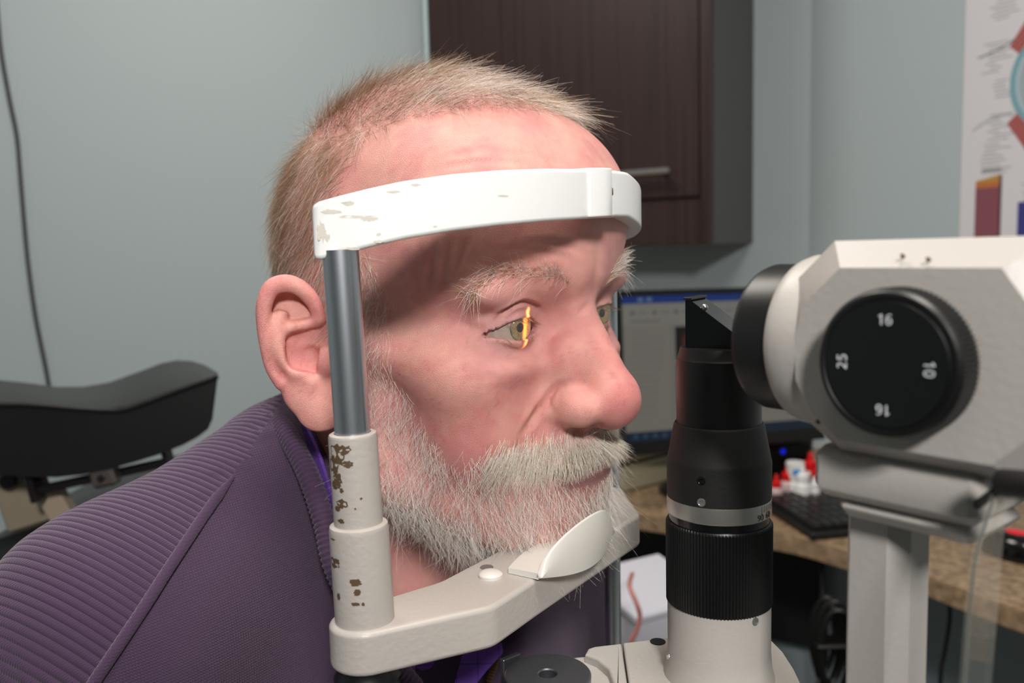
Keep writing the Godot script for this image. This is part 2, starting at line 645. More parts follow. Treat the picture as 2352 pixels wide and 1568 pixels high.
func build_desk() -> void:
	var top := mat(Color(1, 1, 1), 0.45)
	top.albedo_texture = noise_tex(41, 0.03, 512, [[0.0, Color(0.36, 0.29, 0.23)], [0.4, Color(0.52, 0.43, 0.335)], [0.6, Color(0.58, 0.485, 0.38)], [1.0, Color(0.70, 0.60, 0.48)]], 6)
	top.uv1_triplanar = true
	top.uv1_scale = Vector3.ONE * 3.5
	var root := thing("corner_desk", "mottled tan laminate corner worktop along the back wall", "desk")
	# front edge, traced; then back along the walls
	var edge := [Vector2(-0.30, -1.79)]
	for q in [[1474, 1178], [1777, 1220], [1939, 1261], [2122, 1317], [2352, 1400]]:
		var w := desk_pt(q[0], q[1])
		edge.append(Vector2(w.x, w.z))
	var last: Vector2 = edge[-1]
	edge.append(last + Vector2(0.5, 0.866) * 0.7)
	var pts3 := []
	for e in edge:
		pts3.append(Vector3(e.x, 0, e.y))
	var poly := PackedVector2Array()
	for q in spline(pts3, 5):
		poly.append(Vector2(q.x, q.z))
	var cr := Vector2(CORNER_R.x, -CORNER_R.y)
	var end: Vector2 = poly[-1]
	var s := (end - cr).dot(Vector2(0.5, 0.866))
	poly.append(cr + Vector2(0.5, 0.866) * s + Vector2(-0.866, 0.5) * 0.004)
	poly.append(cr + Vector2(-0.62, -0.79) * -0.006)
	poly.append(cr + Vector2(-0.848, -0.53) * 0.80 + Vector2(-0.53, 0.848) * 0.004)
	put("worktop", Sh.new().prism(poly, DESK - 0.032, DESK, 0.003).mesh(), top, root)
	var dark := mat(Color(0.10, 0.10, 0.105), 0.6)
	# end panels that carry the worktop
	for q in [[Vector2(0.05, -1.80), 0.55], [Vector2(1.02, -1.30), 1.05]]:
		var pos: Vector2 = q[0]
		put("support_panel", Sh.new().box(Vector3(0.30, DESK - 0.033, 0.025), 0.001, Transform3D(Basis(Vector3.UP, q[1]), Vector3(pos.x, (DESK - 0.033) * 0.5, pos.y))).mesh(), dark, root)
	put("modesty_panel", Sh.new().box(Vector3(0.72, 0.40, 0.018), 0.001, Transform3D(Basis(Vector3.UP, -0.559), Vector3(0.36, DESK - 0.24, -2.05))).mesh(), dark, root)

func screen_texture() -> ImageTexture:
	var im := Image.create(512, 416, false, Image.FORMAT_RGB8)
	im.fill(Color(0.60, 0.585, 0.55))
	im.fill_rect(Rect2i(0, 0, 512, 22), Color(0.12, 0.25, 0.58))
	for k in 2:
		im.fill_rect(Rect2i(40 + k * 22, 5, 14, 12), Color(0.45, 0.55, 0.70))
	im.fill_rect(Rect2i(0, 22, 512, 60), Color(0.62, 0.61, 0.575))
	for k in 9:
		im.fill_rect(Rect2i(22 + k * 55, 44, 9, 10), Color(0.42, 0.42, 0.42))
		im.fill_rect(Rect2i(40 + k * 55, 46, 24, 5), Color(0.53, 0.52, 0.50))
	im.fill_rect(Rect2i(20, 70, 75, 4), Color(0.50, 0.45, 0.45))
	im.fill_rect(Rect2i(0, 390, 512, 26), Color(0.10, 0.18, 0.28))
	for k in 8:
		im.fill_rect(Rect2i(20 + k * 24, 397, 12, 12), Color(0.25, 0.35, 0.45))
	# two fundus pictures
	for k in 2:
		var cx := 190 + k * 130
		im.fill_rect(Rect2i(cx - 58, 92, 116, 96), Color(0.10, 0.08, 0.08))
		for y in 88:
			for x in 100:
				var d := Vector2(x - 50, y - 44).length()
				if d < 43.0:
					im.set_pixel(cx - 50 + x, 96 + y, Color(0.36, 0.15, 0.10).lerp(Color(0.50, 0.27, 0.16), clampf(1.0 - d / 43.0, 0, 1)))
	im.fill_rect(Rect2i(132, 200, 118, 140), Color(0.36, 0.36, 0.36))
	im.fill_rect(Rect2i(262, 200, 118, 140), Color(0.40, 0.39, 0.38))
	im.fill_rect(Rect2i(122, 82, 2, 300), Color(0.50, 0.49, 0.47))
	for k in 14:
		im.fill_rect(Rect2i(14, 100 + k * 18, 60 + (k * 37) % 40, 3), Color(0.555, 0.54, 0.51))
	return ImageTexture.create_from_image(im)

func oriented_panel(tl: Vector3, tr: Vector3, bl: Vector3) -> Basis:
	var x := (tr - tl).normalized()
	var y := (tl - bl)
	y = (y - x * y.dot(x)).normalized()
	return Basis(x, y, x.cross(y))

func build_desk_things() -> void:
	# flat monitor
	var tl := P(1408, 668, 1.50)
	var tr := P(1882, 655, 1.62)
	var bl := P(1426, 1048, 1.51)
	var b := oriented_panel(tl, tr, bl)
	var w := (tr - tl).length()
	var h := (tl - bl).length()
	var mid := (tr + bl) * 0.5
	var foot := Vector3(mid.x, DESK + 0.0005, mid.z) - b.z * 0.05
	var mon := thing("computer_monitor", "flat computer monitor with grey window and blue bars on screen", "monitor", foot, Basis())
	var inv := Transform3D(b, mid - foot)
	put("casing", Sh.new().box(Vector3(w, h, 0.04), 0.004, inv * Transform3D(Basis(), Vector3(0, 0, -0.022))).mesh(), M.black, mon)
	var bez := 0.012
	for s in [-1, 1]:
		put("bezel", Sh.new().box(Vector3(bez, h, 0.006), 0.001, inv * Transform3D(Basis(), Vector3(s * (w - bez) * 0.5, 0, 0.001))).mesh(), M.black, mon)
		put("bezel", Sh.new().box(Vector3(w - bez * 2, 0.010 if s > 0 else 0.024, 0.006), 0.001, inv * Transform3D(Basis(), Vector3(0, s * (h * 0.5 - (0.005 if s > 0 else 0.012)), 0.001))).mesh(), M.black, mon)
	var scr := mat(Color(1, 1, 1), 0.35)
	scr.albedo_texture = screen_texture()
	scr.emission_enabled = true
	scr.emission_operator = BaseMaterial3D.EMISSION_OP_MULTIPLY
	scr.emission = Color(1, 1, 1)
	scr.emission_texture = scr.albedo_texture
	scr.emission_energy_multiplier = 0.30
	scr.albedo_color = Color(0.35, 0.35, 0.35)
	var sw := w - bez * 2
	var sh := h - 0.034
	var q := Sh.new()
	for k in [[-1, -1, 0, 1], [1, -1, 1, 1], [1, 1, 1, 0], [-1, 1, 0, 0]]:
		q.v.append(inv * Vector3(k[0] * sw * 0.5, k[1] * sh * 0.5 + 0.007, 0.0012))
		q.uv.append(Vector2(k[2], k[3]))
	q.quad(0, 1, 2, 3)
	put("screen", q.mesh(), scr, mon, "lit screen with blue title bar and fundus pictures")
	put("stand_neck", Sh.new().box(Vector3(0.07, 0.16, 0.03), 0.004, Transform3D(Basis(b.x, Vector3.UP, b.x.cross(Vector3.UP)), Vector3(0, 0.08, 0) - b.z * 0.02)).mesh(), M.black, mon)
	put("stand_foot", Sh.new().lathe([Vector2(0.095, 0.0), Vector2(0.095, 0.006), Vector2(0.088, 0.011), Vector2(0.0, 0.013)], 40).mesh(), M.black, mon)
	# beige equipment case on the worktop, left of the monitor foot
	var c1 := desk_pt(1424, 1139)
	var c2 := desk_pt(1549, 1106)
	var bx := (c2 - c1).normalized()
	var bb := Basis(bx, Vector3.UP, bx.cross(Vector3.UP))
	var bw := (c2 - c1).length() * 1.04
	var case_ := thing("equipment_case", "low beige equipment case under the monitor's left end", "case", c1 + bx * bw * 0.5 - bb.z * 0.085 - bx * 0.0, bb)
	var beige := mat(Color(0.72, 0.68, 0.57), 0.55)
	put("body", Sh.new().box(Vector3(bw, 0.050, 0.15), 0.004, Transform3D(Basis(), Vector3(0, 0.025, 0))).mesh(), beige, case_)
	put("cover", Sh.new().box(Vector3(bw * 0.985, 0.034, 0.146), 0.004, Transform3D(Basis(), Vector3(0, 0.070, 0))).mesh(), beige, case_)
	put("joint", Sh.new().box(Vector3(bw * 0.97, 0.004, 0.142), 0.0005, Transform3D(Basis(), Vector3(0, 0.0515, 0))).mesh(), M.black, case_)
	# black loudspeaker with a blue light
	var sp := desk_pt(1800, 1108)
	var spk := thing("desktop_speaker", "black desktop unit with a blue power light behind the bottles", "speaker", Vector3(sp.x, DESK, sp.z) + Vector3(0.0, 0, -0.03), Basis(Vector3.UP, 0.1))
	put("cabinet", Sh.new().box(Vector3(0.115, 0.085, 0.06), 0.006, Transform3D(Basis(), Vector3(0.0, 0.0425, 0))).mesh(), M.black_matt, spk)
	put("front_panel", Sh.new().box(Vector3(0.10, 0.070, 0.004), 0.0015, Transform3D(Basis(), Vector3(0.0, 0.0425, 0.031))).mesh(), M.black_gloss, spk)
	var led := mat(Color(0.05, 0.1, 0.6), 0.3)
	led.emission_enabled = true
	led.emission = Color(0.05, 0.12, 0.85)
	led.emission_energy_multiplier = 0.8
	put("power_led", Sh.new().lathe([Vector2(0.0050, 0), Vector2(0.0042, 0.0016), Vector2(0, 0.002)], 16, frame_y(Vector3(-0.006, 0.062, 0.033), Vector3(0, 0, 1))).mesh(), led, spk)
	build_keyboard()
	build_bottles()
	build_mouse()
	# things under the worktop: papers, pink lead, black cables
	var white := mat(Color(0.78, 0.78, 0.82), 0.7)
	var pp := P(1490, 1400, 1.30)
	var sheet := thing("white_carton", "white carton standing in the dark under the worktop", "box", Vector3(pp.x, 0, pp.z), Basis(Vector3.UP, 0.5))
	put("panel", Sh.new().box(Vector3(0.145, pp.y + 0.02, 0.14), 0.003, Transform3D(Basis(), Vector3(0.0, (pp.y + 0.02) * 0.5, 0.0))).mesh(), white, sheet)
	put("lid", Sh.new().box(Vector3(0.15, 0.014, 0.145), 0.003, Transform3D(Basis(Vector3(1, 0, 0), 0.14), Vector3(0.0, pp.y + 0.035, 0.0))).mesh(), white, sheet)
	var pink := []
	for k in [[1452, 1318, 1.2], [1446, 1345, 1.12], [1462, 1385, 1.10], [1470, 1415, 1.10], [1462, 1448, 1.10], [1448, 1480, 1.10], [1440, 1560, 1.10], [1436, 1700, 1.10]]:
		pink.append(P(k[0], k[1], k[2]))
	tag(put("pink_lead", Sh.new().tube(spline(pink, 5), 0.0032, 8).mesh(), mat(Color(0.72, 0.46, 0.44), 0.5)), "thin pink lead hanging in front of the white carton", "cable")
	var cab1 := []
	for k in [[1886, 1262, 1.37], [1889, 1340, 1.37], [1893, 1420, 1.36], [1897, 1500, 1.36], [1880, 1600, 1.36], [1884, 1900, 1.36]]:
		cab1.append(below_top(P(k[0], k[1], k[2] + 0.04)))
	tag(put("hanging_mains_lead", Sh.new().tube(spline(cab1, 5), 0.0045, 8).mesh(), M.cable), "black mains lead hanging from the worktop beside the coiled cable", "cable")
	var coil := thing("coiled_cable", "bundle of black cable coiled and hung below the worktop", "cable", P(1908, 1475, 1.27), Basis())
	for k in 5:
		var loop := []
		for a in 26:
			var ang := TAU * a / 26.0
			loop.append(Vector3(cos(ang) * (0.017 + 0.002 * k) + (k - 2) * 0.003, sin(ang) * (0.055 + 0.004 * ((k * 3) % 5)) - 0.002 * k, (k - 2) * 0.007 + sin(ang * 2.0) * 0.003))
		put("loop", Sh.new().tube(loop, 0.0042, 8, true).mesh(), M.cable, coil)
	put("tie", Sh.new().box(Vector3(0.05, 0.008, 0.04), 0.003).mesh(), M.cable, coil)
	put("tail", Sh.new().tube(spline([Vector3(-0.01, -0.05, 0), Vector3(-0.03, -0.09, 0.01), Vector3(-0.02, -0.2, 0.0), Vector3(-0.03, -0.52, 0)], 5), 0.0042, 8).mesh(), M.cable, coil)
	var cab2 := []
	for k in [[2178, 1350, 1.22], [2182, 1420, 1.24], [2170, 1500, 1.25], [2160, 1568, 1.25], [2160, 1800, 1.25]]:
		cab2.append(below_top(P(k[0], k[1], k[2] + 0.04)))
	tag(put("thin_black_lead", Sh.new().tube(spline(cab2, 5), 0.003, 8).mesh(), M.cable), "thin black lead hanging below the worktop under the mouse", "cable")

func below_top(w: Vector3) -> Vector3:
	return Vector3(w.x, minf(w.y, DESK - 0.038), w.z)

func build_keyboard() -> void:
	var a := desk_pt(1866, 1243)      # near left corner
	var b := desk_pt(2262, 1208)      # near right corner
	var c := desk_pt(1786, 1152)      # far left corner
	var x := (b - a).normalized()
	var wid := (b - a).length()
	var z := -(c - a)
	z = (z - x * z.dot(x))
	var dep := z.length()
	z = z.normalized()
	var bs := Basis(x, Vector3.UP, z)
	var kb := thing("keyboard", "black computer keyboard lying on the tan worktop", "keyboard", a + x * wid * 0.5 - z * dep * 0.5, bs)
	put("base", Sh.new().box(Vector3(wid, 0.014, dep), 0.004, Transform3D(Basis(Vector3(1, 0, 0), 0.03), Vector3(0, 0.009, 0))).mesh(), M.black, kb)
	var keys := mat(Color(0.07, 0.07, 0.075), 0.35)
	var cols := 16
	var rows := 6
	var kw := (wid - 0.016) / cols
	var kd := (dep - 0.02) / rows
	var key := Sh.new().loft([key_ring(kw * 0.47, kd * 0.47, 0.0), key_ring(kw * 0.44, kd * 0.44, 0.005), key_ring(kw * 0.34, kd * 0.34, 0.007)]).mesh(25)
	var space := Sh.new().loft([key_ring(kw * 2.97, kd * 0.47, 0.0), key_ring(kw * 2.94, kd * 0.44, 0.005), key_ring(kw * 2.84, kd * 0.34, 0.007)]).mesh(25)
	for r in rows:
		for k in cols:
			if r == rows - 1 and k >= 4 and k <= 9:
				if k != 4:
					continue
				var o := put("key", space, keys, kb)
				o.position = Vector3(-wid * 0.5 + 0.008 + kw * 7.0, 0.0155, -dep * 0.5 + 0.01 + kd * (r + 0.5))
				continue
			var o := put("key", key, keys, kb)
			o.position = Vector3(-wid * 0.5 + 0.008 + kw * (k + 0.5), 0.0155 + 0.03 * (0.0 + dep * 0.0) , -dep * 0.5 + 0.01 + kd * (r + 0.5))
			o.rotation.x = 0.03

func key_ring(a: float, b: float, y: float) -> Array:
	var out := []
	for k in 4:
		var s: Array = [[-1, 1], [1, 1], [1, -1], [-1, -1]][k]
		out.append(Vector3(s[0] * a, y, s[1] * b))
	return out

func build_bottles() -> void:
	var red := mat(Color(0.78, 0.05, 0.06), 0.35)
	var white := mat(Color(0.88, 0.88, 0.88), 0.35)
	var milky := mat(Color(0.80, 0.78, 0.79), 0.3)
	var pinkish := mat(Color(0.76, 0.66, 0.66), 0.3)
	var blue := mat(Color(0.10, 0.52, 0.78), 0.4)
	var spots := [[1783, 1160, "red", 0.8], [1808, 1151, "red", 0.95], [1826, 1152, "tall", 1.0], [1843, 1158, "white", 1.0], [1861, 1136, "red", 1.15], [1877, 1148, "red", 1.0], [1871, 1158, "milky", 0.72]]
	var names := {"red": "small eye drop bottle with a red dropper cap beside the keyboard", "tall": "white dropper bottle with a blue label and flat white cap", "white": "white eye drop bottle with a white pointed cap", "milky": "short milky eye drop bottle in front of the red capped ones"}
	var reds := ["shortest eye drop bottle with a red dropper cap beside the keyboard", "red-capped eye drop bottle next to the blue-labelled one", "tallest red-capped eye drop bottle behind the white one", "red-capped eye drop bottle half hidden behind the short milky one"]
	for s in spots:
		var at := desk_pt(s[0], s[1])
		var k: float = s[3] * 1.25
		var lab: String = names[s[2]]
		if s[2] == "red":
			lab = reds.pop_front()
		var bt := thing("eye_drop_bottle", lab, "bottle", at, Basis(), "eye drop bottles on the worktop")
		var r := 0.0115 * k
		put("body", Sh.new().lathe([Vector2(r * 0.9, 0), Vector2(r, 0.002 * k), Vector2(r, 0.026 * k), Vector2(r * 0.8, 0.031 * k), Vector2(r * 0.5, 0.034 * k)], 24).mesh(), {"red": pinkish, "tall": white, "white": white, "milky": milky}[s[2]], bt)
		var capm: Material = red if s[2] == "red" else white
		if s[2] == "tall":
			put("cap", Sh.new().lathe([Vector2(r * 0.92, 0.034 * k), Vector2(r * 1.15, 0.056 * k), Vector2(r * 1.1, 0.058 * k), Vector2(0, 0.0585 * k)], 24).mesh(), capm, bt)
			put("label", Sh.new().box(Vector3(r * 1.2, 0.008 * k, 0.001), 0.0003, frame_y(Vector3(0.000, 0.046 * k, r * 1.08), Vector3.UP)).mesh(), blue, bt, "blue label")
		else:
			put("cap", Sh.new().lathe([Vector2(r * 0.72, 0.033 * k), Vector2(r * 0.78, 0.036 * k), Vector2(r * 0.74, 0.043 * k), Vector2(r * 0.34, 0.046 * k), Vector2(r * 0.26, 0.054 * k), Vector2(r * 0.12, 0.056 * k), Vector2(0, 0.0562 * k)], 24).mesh(), capm, bt)

func build_mouse() -> void:
	var at := desk_pt(2336, 1276)
	var ms := thing("computer_mouse", "black rounded computer mouse with a glowing red top", "mouse", at, Basis(Vector3.UP, 0.6))
	ms.scale = Vector3.ONE
	var rings := []
	for i in 9:
		var f := i / 8.0
		var y := 0.036 * sin(f * PI * 0.5)
		var s := cos(f * PI * 0.5)
		s = pow(maxf(s, 0.0), 0.6)
		var ring := []
		for k in 28:
			var a := -TAU * k / 28.0
			ring.append(Vector3(cos(a) * 0.034 * maxf(s, 0.02), y, sin(a) * 0.050 * maxf(s, 0.02)))
		rings.append(ring)
	put("shell", Sh.new().loft(rings).mesh(), M.black_gloss, ms)
	var red := mat(Color(0.7, 0.03, 0.10), 0.3)
	red.emission_enabled = true
	red.emission = Color(0.9, 0.06, 0.14)
	red.emission_energy_multiplier = 0.35
	put("light_window", Sh.new().lathe([Vector2(0.022, 0.0), Vector2(0.019, 0.006), Vector2(0.010, 0.0095), Vector2(0, 0.0105)], 28, Transform3D(Basis(Vector3(0, 0, 1), 0.0).scaled(Vector3(0.95, 1, 1.35)), Vector3(0, 0.027, 0))).mesh(), red, ms, "glowing red window")

func poster_texture() -> ImageTexture:
	var W := 480
	var Hh := 720
	var im := Image.create(W, Hh, false, Image.FORMAT_RGB8)
	im.fill(Color(0.83, 0.82, 0.84))
	var rg := RandomNumberGenerator.new()
	rg.seed = 5
	# body copy as grey lines
	for q in [[60, 60, 90, 1], [60, 104, 70, 6], [44, 200, 60, 8], [70, 285, 50, 5], [60, 360, 60, 7], [40, 425, 80, 8], [150, 520, 70, 9], [150, 620, 60, 5]]:
		for k in q[3]:
			var ln := int(q[2] * rg.randf_range(0.4, 1.0))
			im.fill_rect(Rect2i(q[0] + int(rg.randf_range(0, 22)), q[1] + k * 9, ln, 3), Color(0.63, 0.62, 0.64))
	im.fill_rect(Rect2i(52, 480, 50, 7), Color(0.55, 0.54, 0.55))
	# the globe in section: pale blue ring, grey inside
	var c := Vector2(232, 300)
	for y in Hh:
		for x in W:
			var p := Vector2(x, y)
			var d := p.distance_to(c)
			if d < 118.0:
				var col := Color(0.62, 0.66, 0.68)
				if d > 96.0:
					col = Color(0.47, 0.63, 0.68) if d > 104.0 else Color(0.66, 0.74, 0.78)
				elif d < 60.0:
					col = Color(0.75, 0.72, 0.70)
				im.set_pixel(x, y, col)
			# muscles
			for s in [-1.0, 1.0]:
				var q := p - (c + Vector2(-96, s * 78))
				var dir := Vector2(0.64, s * 0.77)
				var al := q.dot(dir)
				var ac := q.dot(Vector2(-dir.y, dir.x) * s)
				if al > -12.0 and al < 190.0 and absf(ac + 0.0) < 24.0 + al * 0.06 and d > 116.0:
					var streak := 0.5 + 0.5 * sin(ac * 0.75 + sin(al * 0.05) * 2.0)
					im.set_pixel(x, y, Color(0.62, 0.24, 0.25).lerp(Color(0.66, 0.47, 0.44), streak * 0.8))
	# pointer lines
	for k in 60:
		var t := k / 59.0
		im.fill_rect(Rect2i(int(34 + t * 88), int(226 - t * 24 - sin(t * PI) * -4), 3, 3), Color(0.35, 0.35, 0.36))
		im.fill_rect(Rect2i(int(26 + t * 96), int(388 - sin(t * 2.0) * 26), 3, 5), Color(0.66, 0.66, 0.67))
	# retina block
	for y in 190:
		for x in 66:
			var t := y / 190.0
			var col := Color(0.70, 0.55, 0.26) if t < 0.07 else Color(0.72, 0.42, 0.25) if t < 0.14 else Color(0.56, 0.32, 0.33).lerp(Color(0.47, 0.27, 0.36), 0.5 + 0.5 * sin(x * 0.6 + sin(y * 0.11) * 2.0))
			if x > 58:
				col = Color(0.36, 0.23, 0.24)
			if y < 10 - x * 0.2:
				continue
			im.set_pixel(38 + x, 496 + y, col)
	im.fill_rect(Rect2i(144, 560, 44, 150), Color(0.22, 0.23, 0.50))
	im.fill_rect(Rect2i(110, 640, 30, 40), Color(0.52, 0.53, 0.55))
	for k in 2:
		im.fill_rect(Rect2i(88, 0, 10, 26), Color(0.62, 0.40, 0.28))
		im.fill_rect(Rect2i(100, 22, 200, 4), Color(0.62, 0.62, 0.63))
	return ImageTexture.create_from_image(im)

func build_poster() -> void:
	var along := plan(0.5, -0.866)
	var n := plan(-0.866, -0.5)
	var c := plan(CORNER_R.x, CORNER_R.y)
	# left edge at px 2216: meet the wall plane
	var d := ray(2216, 250)
	var t := (c - cam_o).dot(n) / d.dot(n)
	var left := cam_o + d * t
	var hgt := 0.565
	var wid := 0.354
	var y0 := P(2335, 205, 1.57).y + 0.2355 - hgt
	var root := thing("eye_anatomy_poster", "white anatomy poster of an eye in section on the right wall", "poster", Vector3(left.x, y0, left.z) + n * 0.003, Basis(along, Vector3.UP, along.cross(Vector3.UP)))
	var m := mat(Color(1, 1, 1), 0.5)
	m.albedo_texture = poster_texture()
	var q := Sh.new()
	for k in [[0, 0, 0, 1], [1, 0, 1, 1], [1, 1, 1, 0], [0, 1, 0, 0]]:
		q.v.append(Vector3(k[0] * wid, k[1] * hgt, 0.0008))
		q.uv.append(Vector2(k[2], k[3]))
	q.quad(0, 1, 2, 3)
	put("print", q.mesh(), m, root)
	put("board", Sh.new().box(Vector3(wid + 0.004, hgt + 0.004, 0.0028), 0.0005, Transform3D(Basis(), Vector3(wid * 0.5, hgt * 0.5, -0.0008))).mesh(), mat(Color(0.82, 0.81, 0.83), 0.6), root)

const TABLE := 0.80

func build_table() -> void:
	# height-adjustable instrument table under chin rest and slit lamp (its top lies below the frame)
	var mid := plan(0.06, 0.36)
	var t := thing("instrument_table", "grey instrument table carrying the slit lamp and chin rest", "table", mid, Basis(Vector3.UP, 0.55))
	put("table_top", Sh.new().box(Vector3(0.56, 0.03, 0.42), 0.008, Transform3D(Basis(), Vector3(0.02, TABLE - 0.015, 0))).mesh(), mat(Color(0.55, 0.55, 0.54), 0.5), t)
	put("column", Sh.new().box(Vector3(0.10, TABLE - 0.06, 0.08), 0.006, Transform3D(Basis(), Vector3(0.1, (TABLE - 0.06) * 0.5 + 0.03, 0))).mesh(), M.enamel, t)
	put("foot", Sh.new().box(Vector3(0.32, 0.03, 0.24), 0.008, Transform3D(Basis(), Vector3(0.13, 0.0155, 0))).mesh(), M.black, t)

var beam_y := 0.0

func arc_pts(c: Vector2, r: float, a0: float, a1: float, n: int) -> Array:
	var out := []
	for k in n + 1:
		var a := lerpf(a0, a1, float(k) / n)
		out.append(c + Vector2(cos(a), sin(a)) * r)
	return out

func build_chin_rest() -> void:
	var post_top := P(783, 592, 0.318)
	var post_mid := P(807, 1002, 0.3255)
	var post_low := P(838, 1420, 0.332)
	beam_y = post_low.y
	var far_low := on_level(1404, 1108, beam_y)
	var cr := thing("chin_rest", "off-white slit lamp chin rest with forehead band and steel posts", "chin rest", Vector3(post_low.x, TABLE, post_low.z))
	var off := cr.position
	var axis := (post_top - post_low).normalized()
	# near post, its two sleeves
	var at := func(px: float, py: float) -> float:      # height along the near post seen at that pixel
		return (P(px, py, 0.325) - post_low).dot(axis)
	var xf := frame_y(post_low - off, axis)
	var h_top: float = at.call(783, 574)
	var h_s1: float = at.call(808, 992)
	var h_s2: float = at.call(826, 1205)
	put("steel_post", Sh.new().lathe([Vector2(0.0066, h_s1 - 0.01), Vector2(0.0066, h_top)], 56, xf).mesh(), M.steel, cr, "scratched bright steel post")
	var up := put("upper_sleeve", Sh.new().lathe([Vector2(0.0091, h_s2 - 0.004), Vector2(0.0091, h_s1 - 0.0015), Vector2(0.0087, h_s1 - 0.0004), Vector2(0.0080, h_s1), Vector2(0.0069, h_s1), Vector2(0.0069, h_s1 - 0.006)], 64, xf).mesh(), M.enamel, cr, "off-white enamelled sleeve with chipped paint")
	var low := put("lower_sleeve", Sh.new().lathe([Vector2(0.0112, -0.002), Vector2(0.0112, h_s2 - 0.0022), Vector2(0.0108, h_s2 - 0.0006), Vector2(0.0098, h_s2), Vector2(0.0088, h_s2)], 64, xf).mesh(), M.enamel, cr, "wider off-white lower sleeve with chipped paint")
	# paint chips: thin flakes of bare brown primer following the sleeve's curve
	var cam_dir := (cam_o - (post_low + axis * 0.05)).slide(axis).normalized()
	var n := FastNoiseLite.new()
	n.seed = 4
	n.frequency = 0.35
	for c in [[775, 1033, 15, 20, 0], [790, 1022, 14, 10, 0], [768, 1060, 9, 18, 0], [797, 1054, 11, 7, 0], [776, 1092, 8, 16, 0], [771, 1105, 7, 9, 0], [785, 1116, 4, 5, 0], [785, 1147, 11, 9, 0], [776, 1160, 5, 6, 0], [784, 1188, 6, 5, 0], [828, 1134, 2.5, 2.5, 0], [815, 1157, 2, 2, 0],
			[769, 1292, 9, 10, 1], [774, 1285, 6, 5, 1], [816, 1330, 12, 8, 1], [820, 1352, 8, 6, 1], [779, 1369, 3, 8, 1], [817, 1380, 8, 4, 1], [833, 1380, 3.5, 4, 1], [766, 1236, 4, 2, 1]]:
		var r: float = 0.0091 if c[4] == 0 else 0.0112
		var hh: float = at.call(c[0], c[1]) + (0.0008 if c[4] == 1 else 0.0)
		# angle round the sleeve from the sideways offset of the mark
		var mid_px: float = 823.0 + (c[1] - 1200.0) * 0.066
		var dx: float = (c[0] - mid_px) * 0.328 / FOCAL
		var ang: float = asin(clampf(dx / r, -0.96, 0.96))
		var s := Sh.new()
		var ring := 22
		var right := axis.cross(cam_dir) * -1.0
		if right.dot(cam_r) < 0:
			right = -right
		for k in ring:
			var a := TAU * k / ring
			var wob: float = 1.12 + 0.6 * n.get_noise_2d(cos(a) * 6.0 + c[0] * 0.7, sin(a) * 6.0 + c[1] * 0.9)
			var ox: float = cos(a) * c[2] * wob * 0.328 / FOCAL / maxf(0.35, cos(ang))
			var oy: float = sin(a) * c[3] * wob * 0.328 / FOCAL
			var aa: float = ang + ox / r
			s.v.append((post_low - off) + axis * (hh + oy) + (right * sin(aa) + cam_dir * cos(aa)) * (r + 0.00006))
		s.v.append((post_low - off) + axis * hh + (right * sin(ang) + cam_dir * cos(ang)) * (r + 0.00007))
		for k in ring:
			s.t.append_array([ring, k, (k + 1) % ring])
		put("paint_chip", s.mesh(80), M.chip, up if c[4] == 0 else low)
	# cross beam with its bent plan, traced on its level top
	var poly := PackedVector2Array()
	var e0 := Vector2(post_low.x, post_low.z)
	var rr := 0.0136
	var p_front := on_level(868, 1437, beam_y)
	var d0 := (on_level(1133, 1393, beam_y) - p_front)
	var dir := Vector2(d0.x, d0.z).normalized()
	var side := Vector2(-dir.y, dir.x)
	if side.y < 0:
		side = -side       # towards the lens
	for k in 15:
		var a := PI * k / 14.0
		poly.append(e0 + (side * cos(a) - dir * sin(a)) * rr)
	poly.reverse()
	# poly now runs from the back of the end, round, to the front
	for q in [[1133, 1393], [1233, 1328], [1471, 1180], [1427, 1117]]:
		var w := on_level(q[0], q[1], beam_y)
		poly.append(Vector2(w.x, w.z))
	for q in [[1376, 1118], [1270, 1195], [1095, 1289], [1006, 1335]]:
		var w := on_level(q[0], q[1], beam_y)
		poly.append(Vector2(w.x, w.z))
	for k in poly.size():
		poly[k] -= Vector2(off.x, off.z)
	var beam := put("cross_beam", Sh.new().prism(round_poly(poly, 0.004), beam_y - off.y - 0.0172, beam_y - off.y, 0.0022, Transform3D(), 4).mesh(50), M.enamel, cr, "off-white cast cross beam with a bend")
	# white button with the little screw hole beside it
	var bt := on_level(1127, 1324, beam_y) - off
	put("button_cap", Sh.new().lathe([Vector2(0.0052, 0.0), Vector2(0.0052, 0.0012), Vector2(0.0044, 0.0021), Vector2(0.0025, 0.0027), Vector2(0.0, 0.0029)], 32, Transform3D(Basis(), bt)).mesh(), M.porcelain, beam)
	var hl := on_level(1118, 1303, beam_y) - off
	put("screw_hole", Sh.new().lathe([Vector2(0.0030, 0.0001), Vector2(0.0027, 0.0004), Vector2(0.0022, 0.0002), Vector2(0, 0.00015)], 24, Transform3D(Basis(), hl)).mesh(), mat(Color(0.4, 0.38, 0.36), 0.5), beam)
	# far post, above and below the beam
	var far_axis := Vector3.UP
	put("steel_post", Sh.new().lathe([Vector2(0.0048, -0.25), Vector2(0.0048, 0.150)], 40, frame_y(far_low - off, far_axis)).mesh(), M.steel, cr, "bright steel post on the patient's left")
	# bellows and spindle under the near end
	var prof := [Vector2(0.010, TABLE - beam_y)]
	var y := TABLE - beam_y + 0.004
	var k2 := 0
	while y < -0.018:
		prof.append(Vector2(0.0128 if k2 % 2 == 0 else 0.0112, y))
		y += 0.0028
		k2 += 1
	prof.append(Vector2(0.0112, -0.0172))
	put("bellows", Sh.new().lathe(prof, 48, frame_y(post_low - off, Vector3.UP)).mesh(), M.black, cr, "black ribbed bellows")
	# chin cup: base tongue on the beam and the upright leaf-shaped lip
	var a0 := on_level(1236, 1327, beam_y + 0.001)
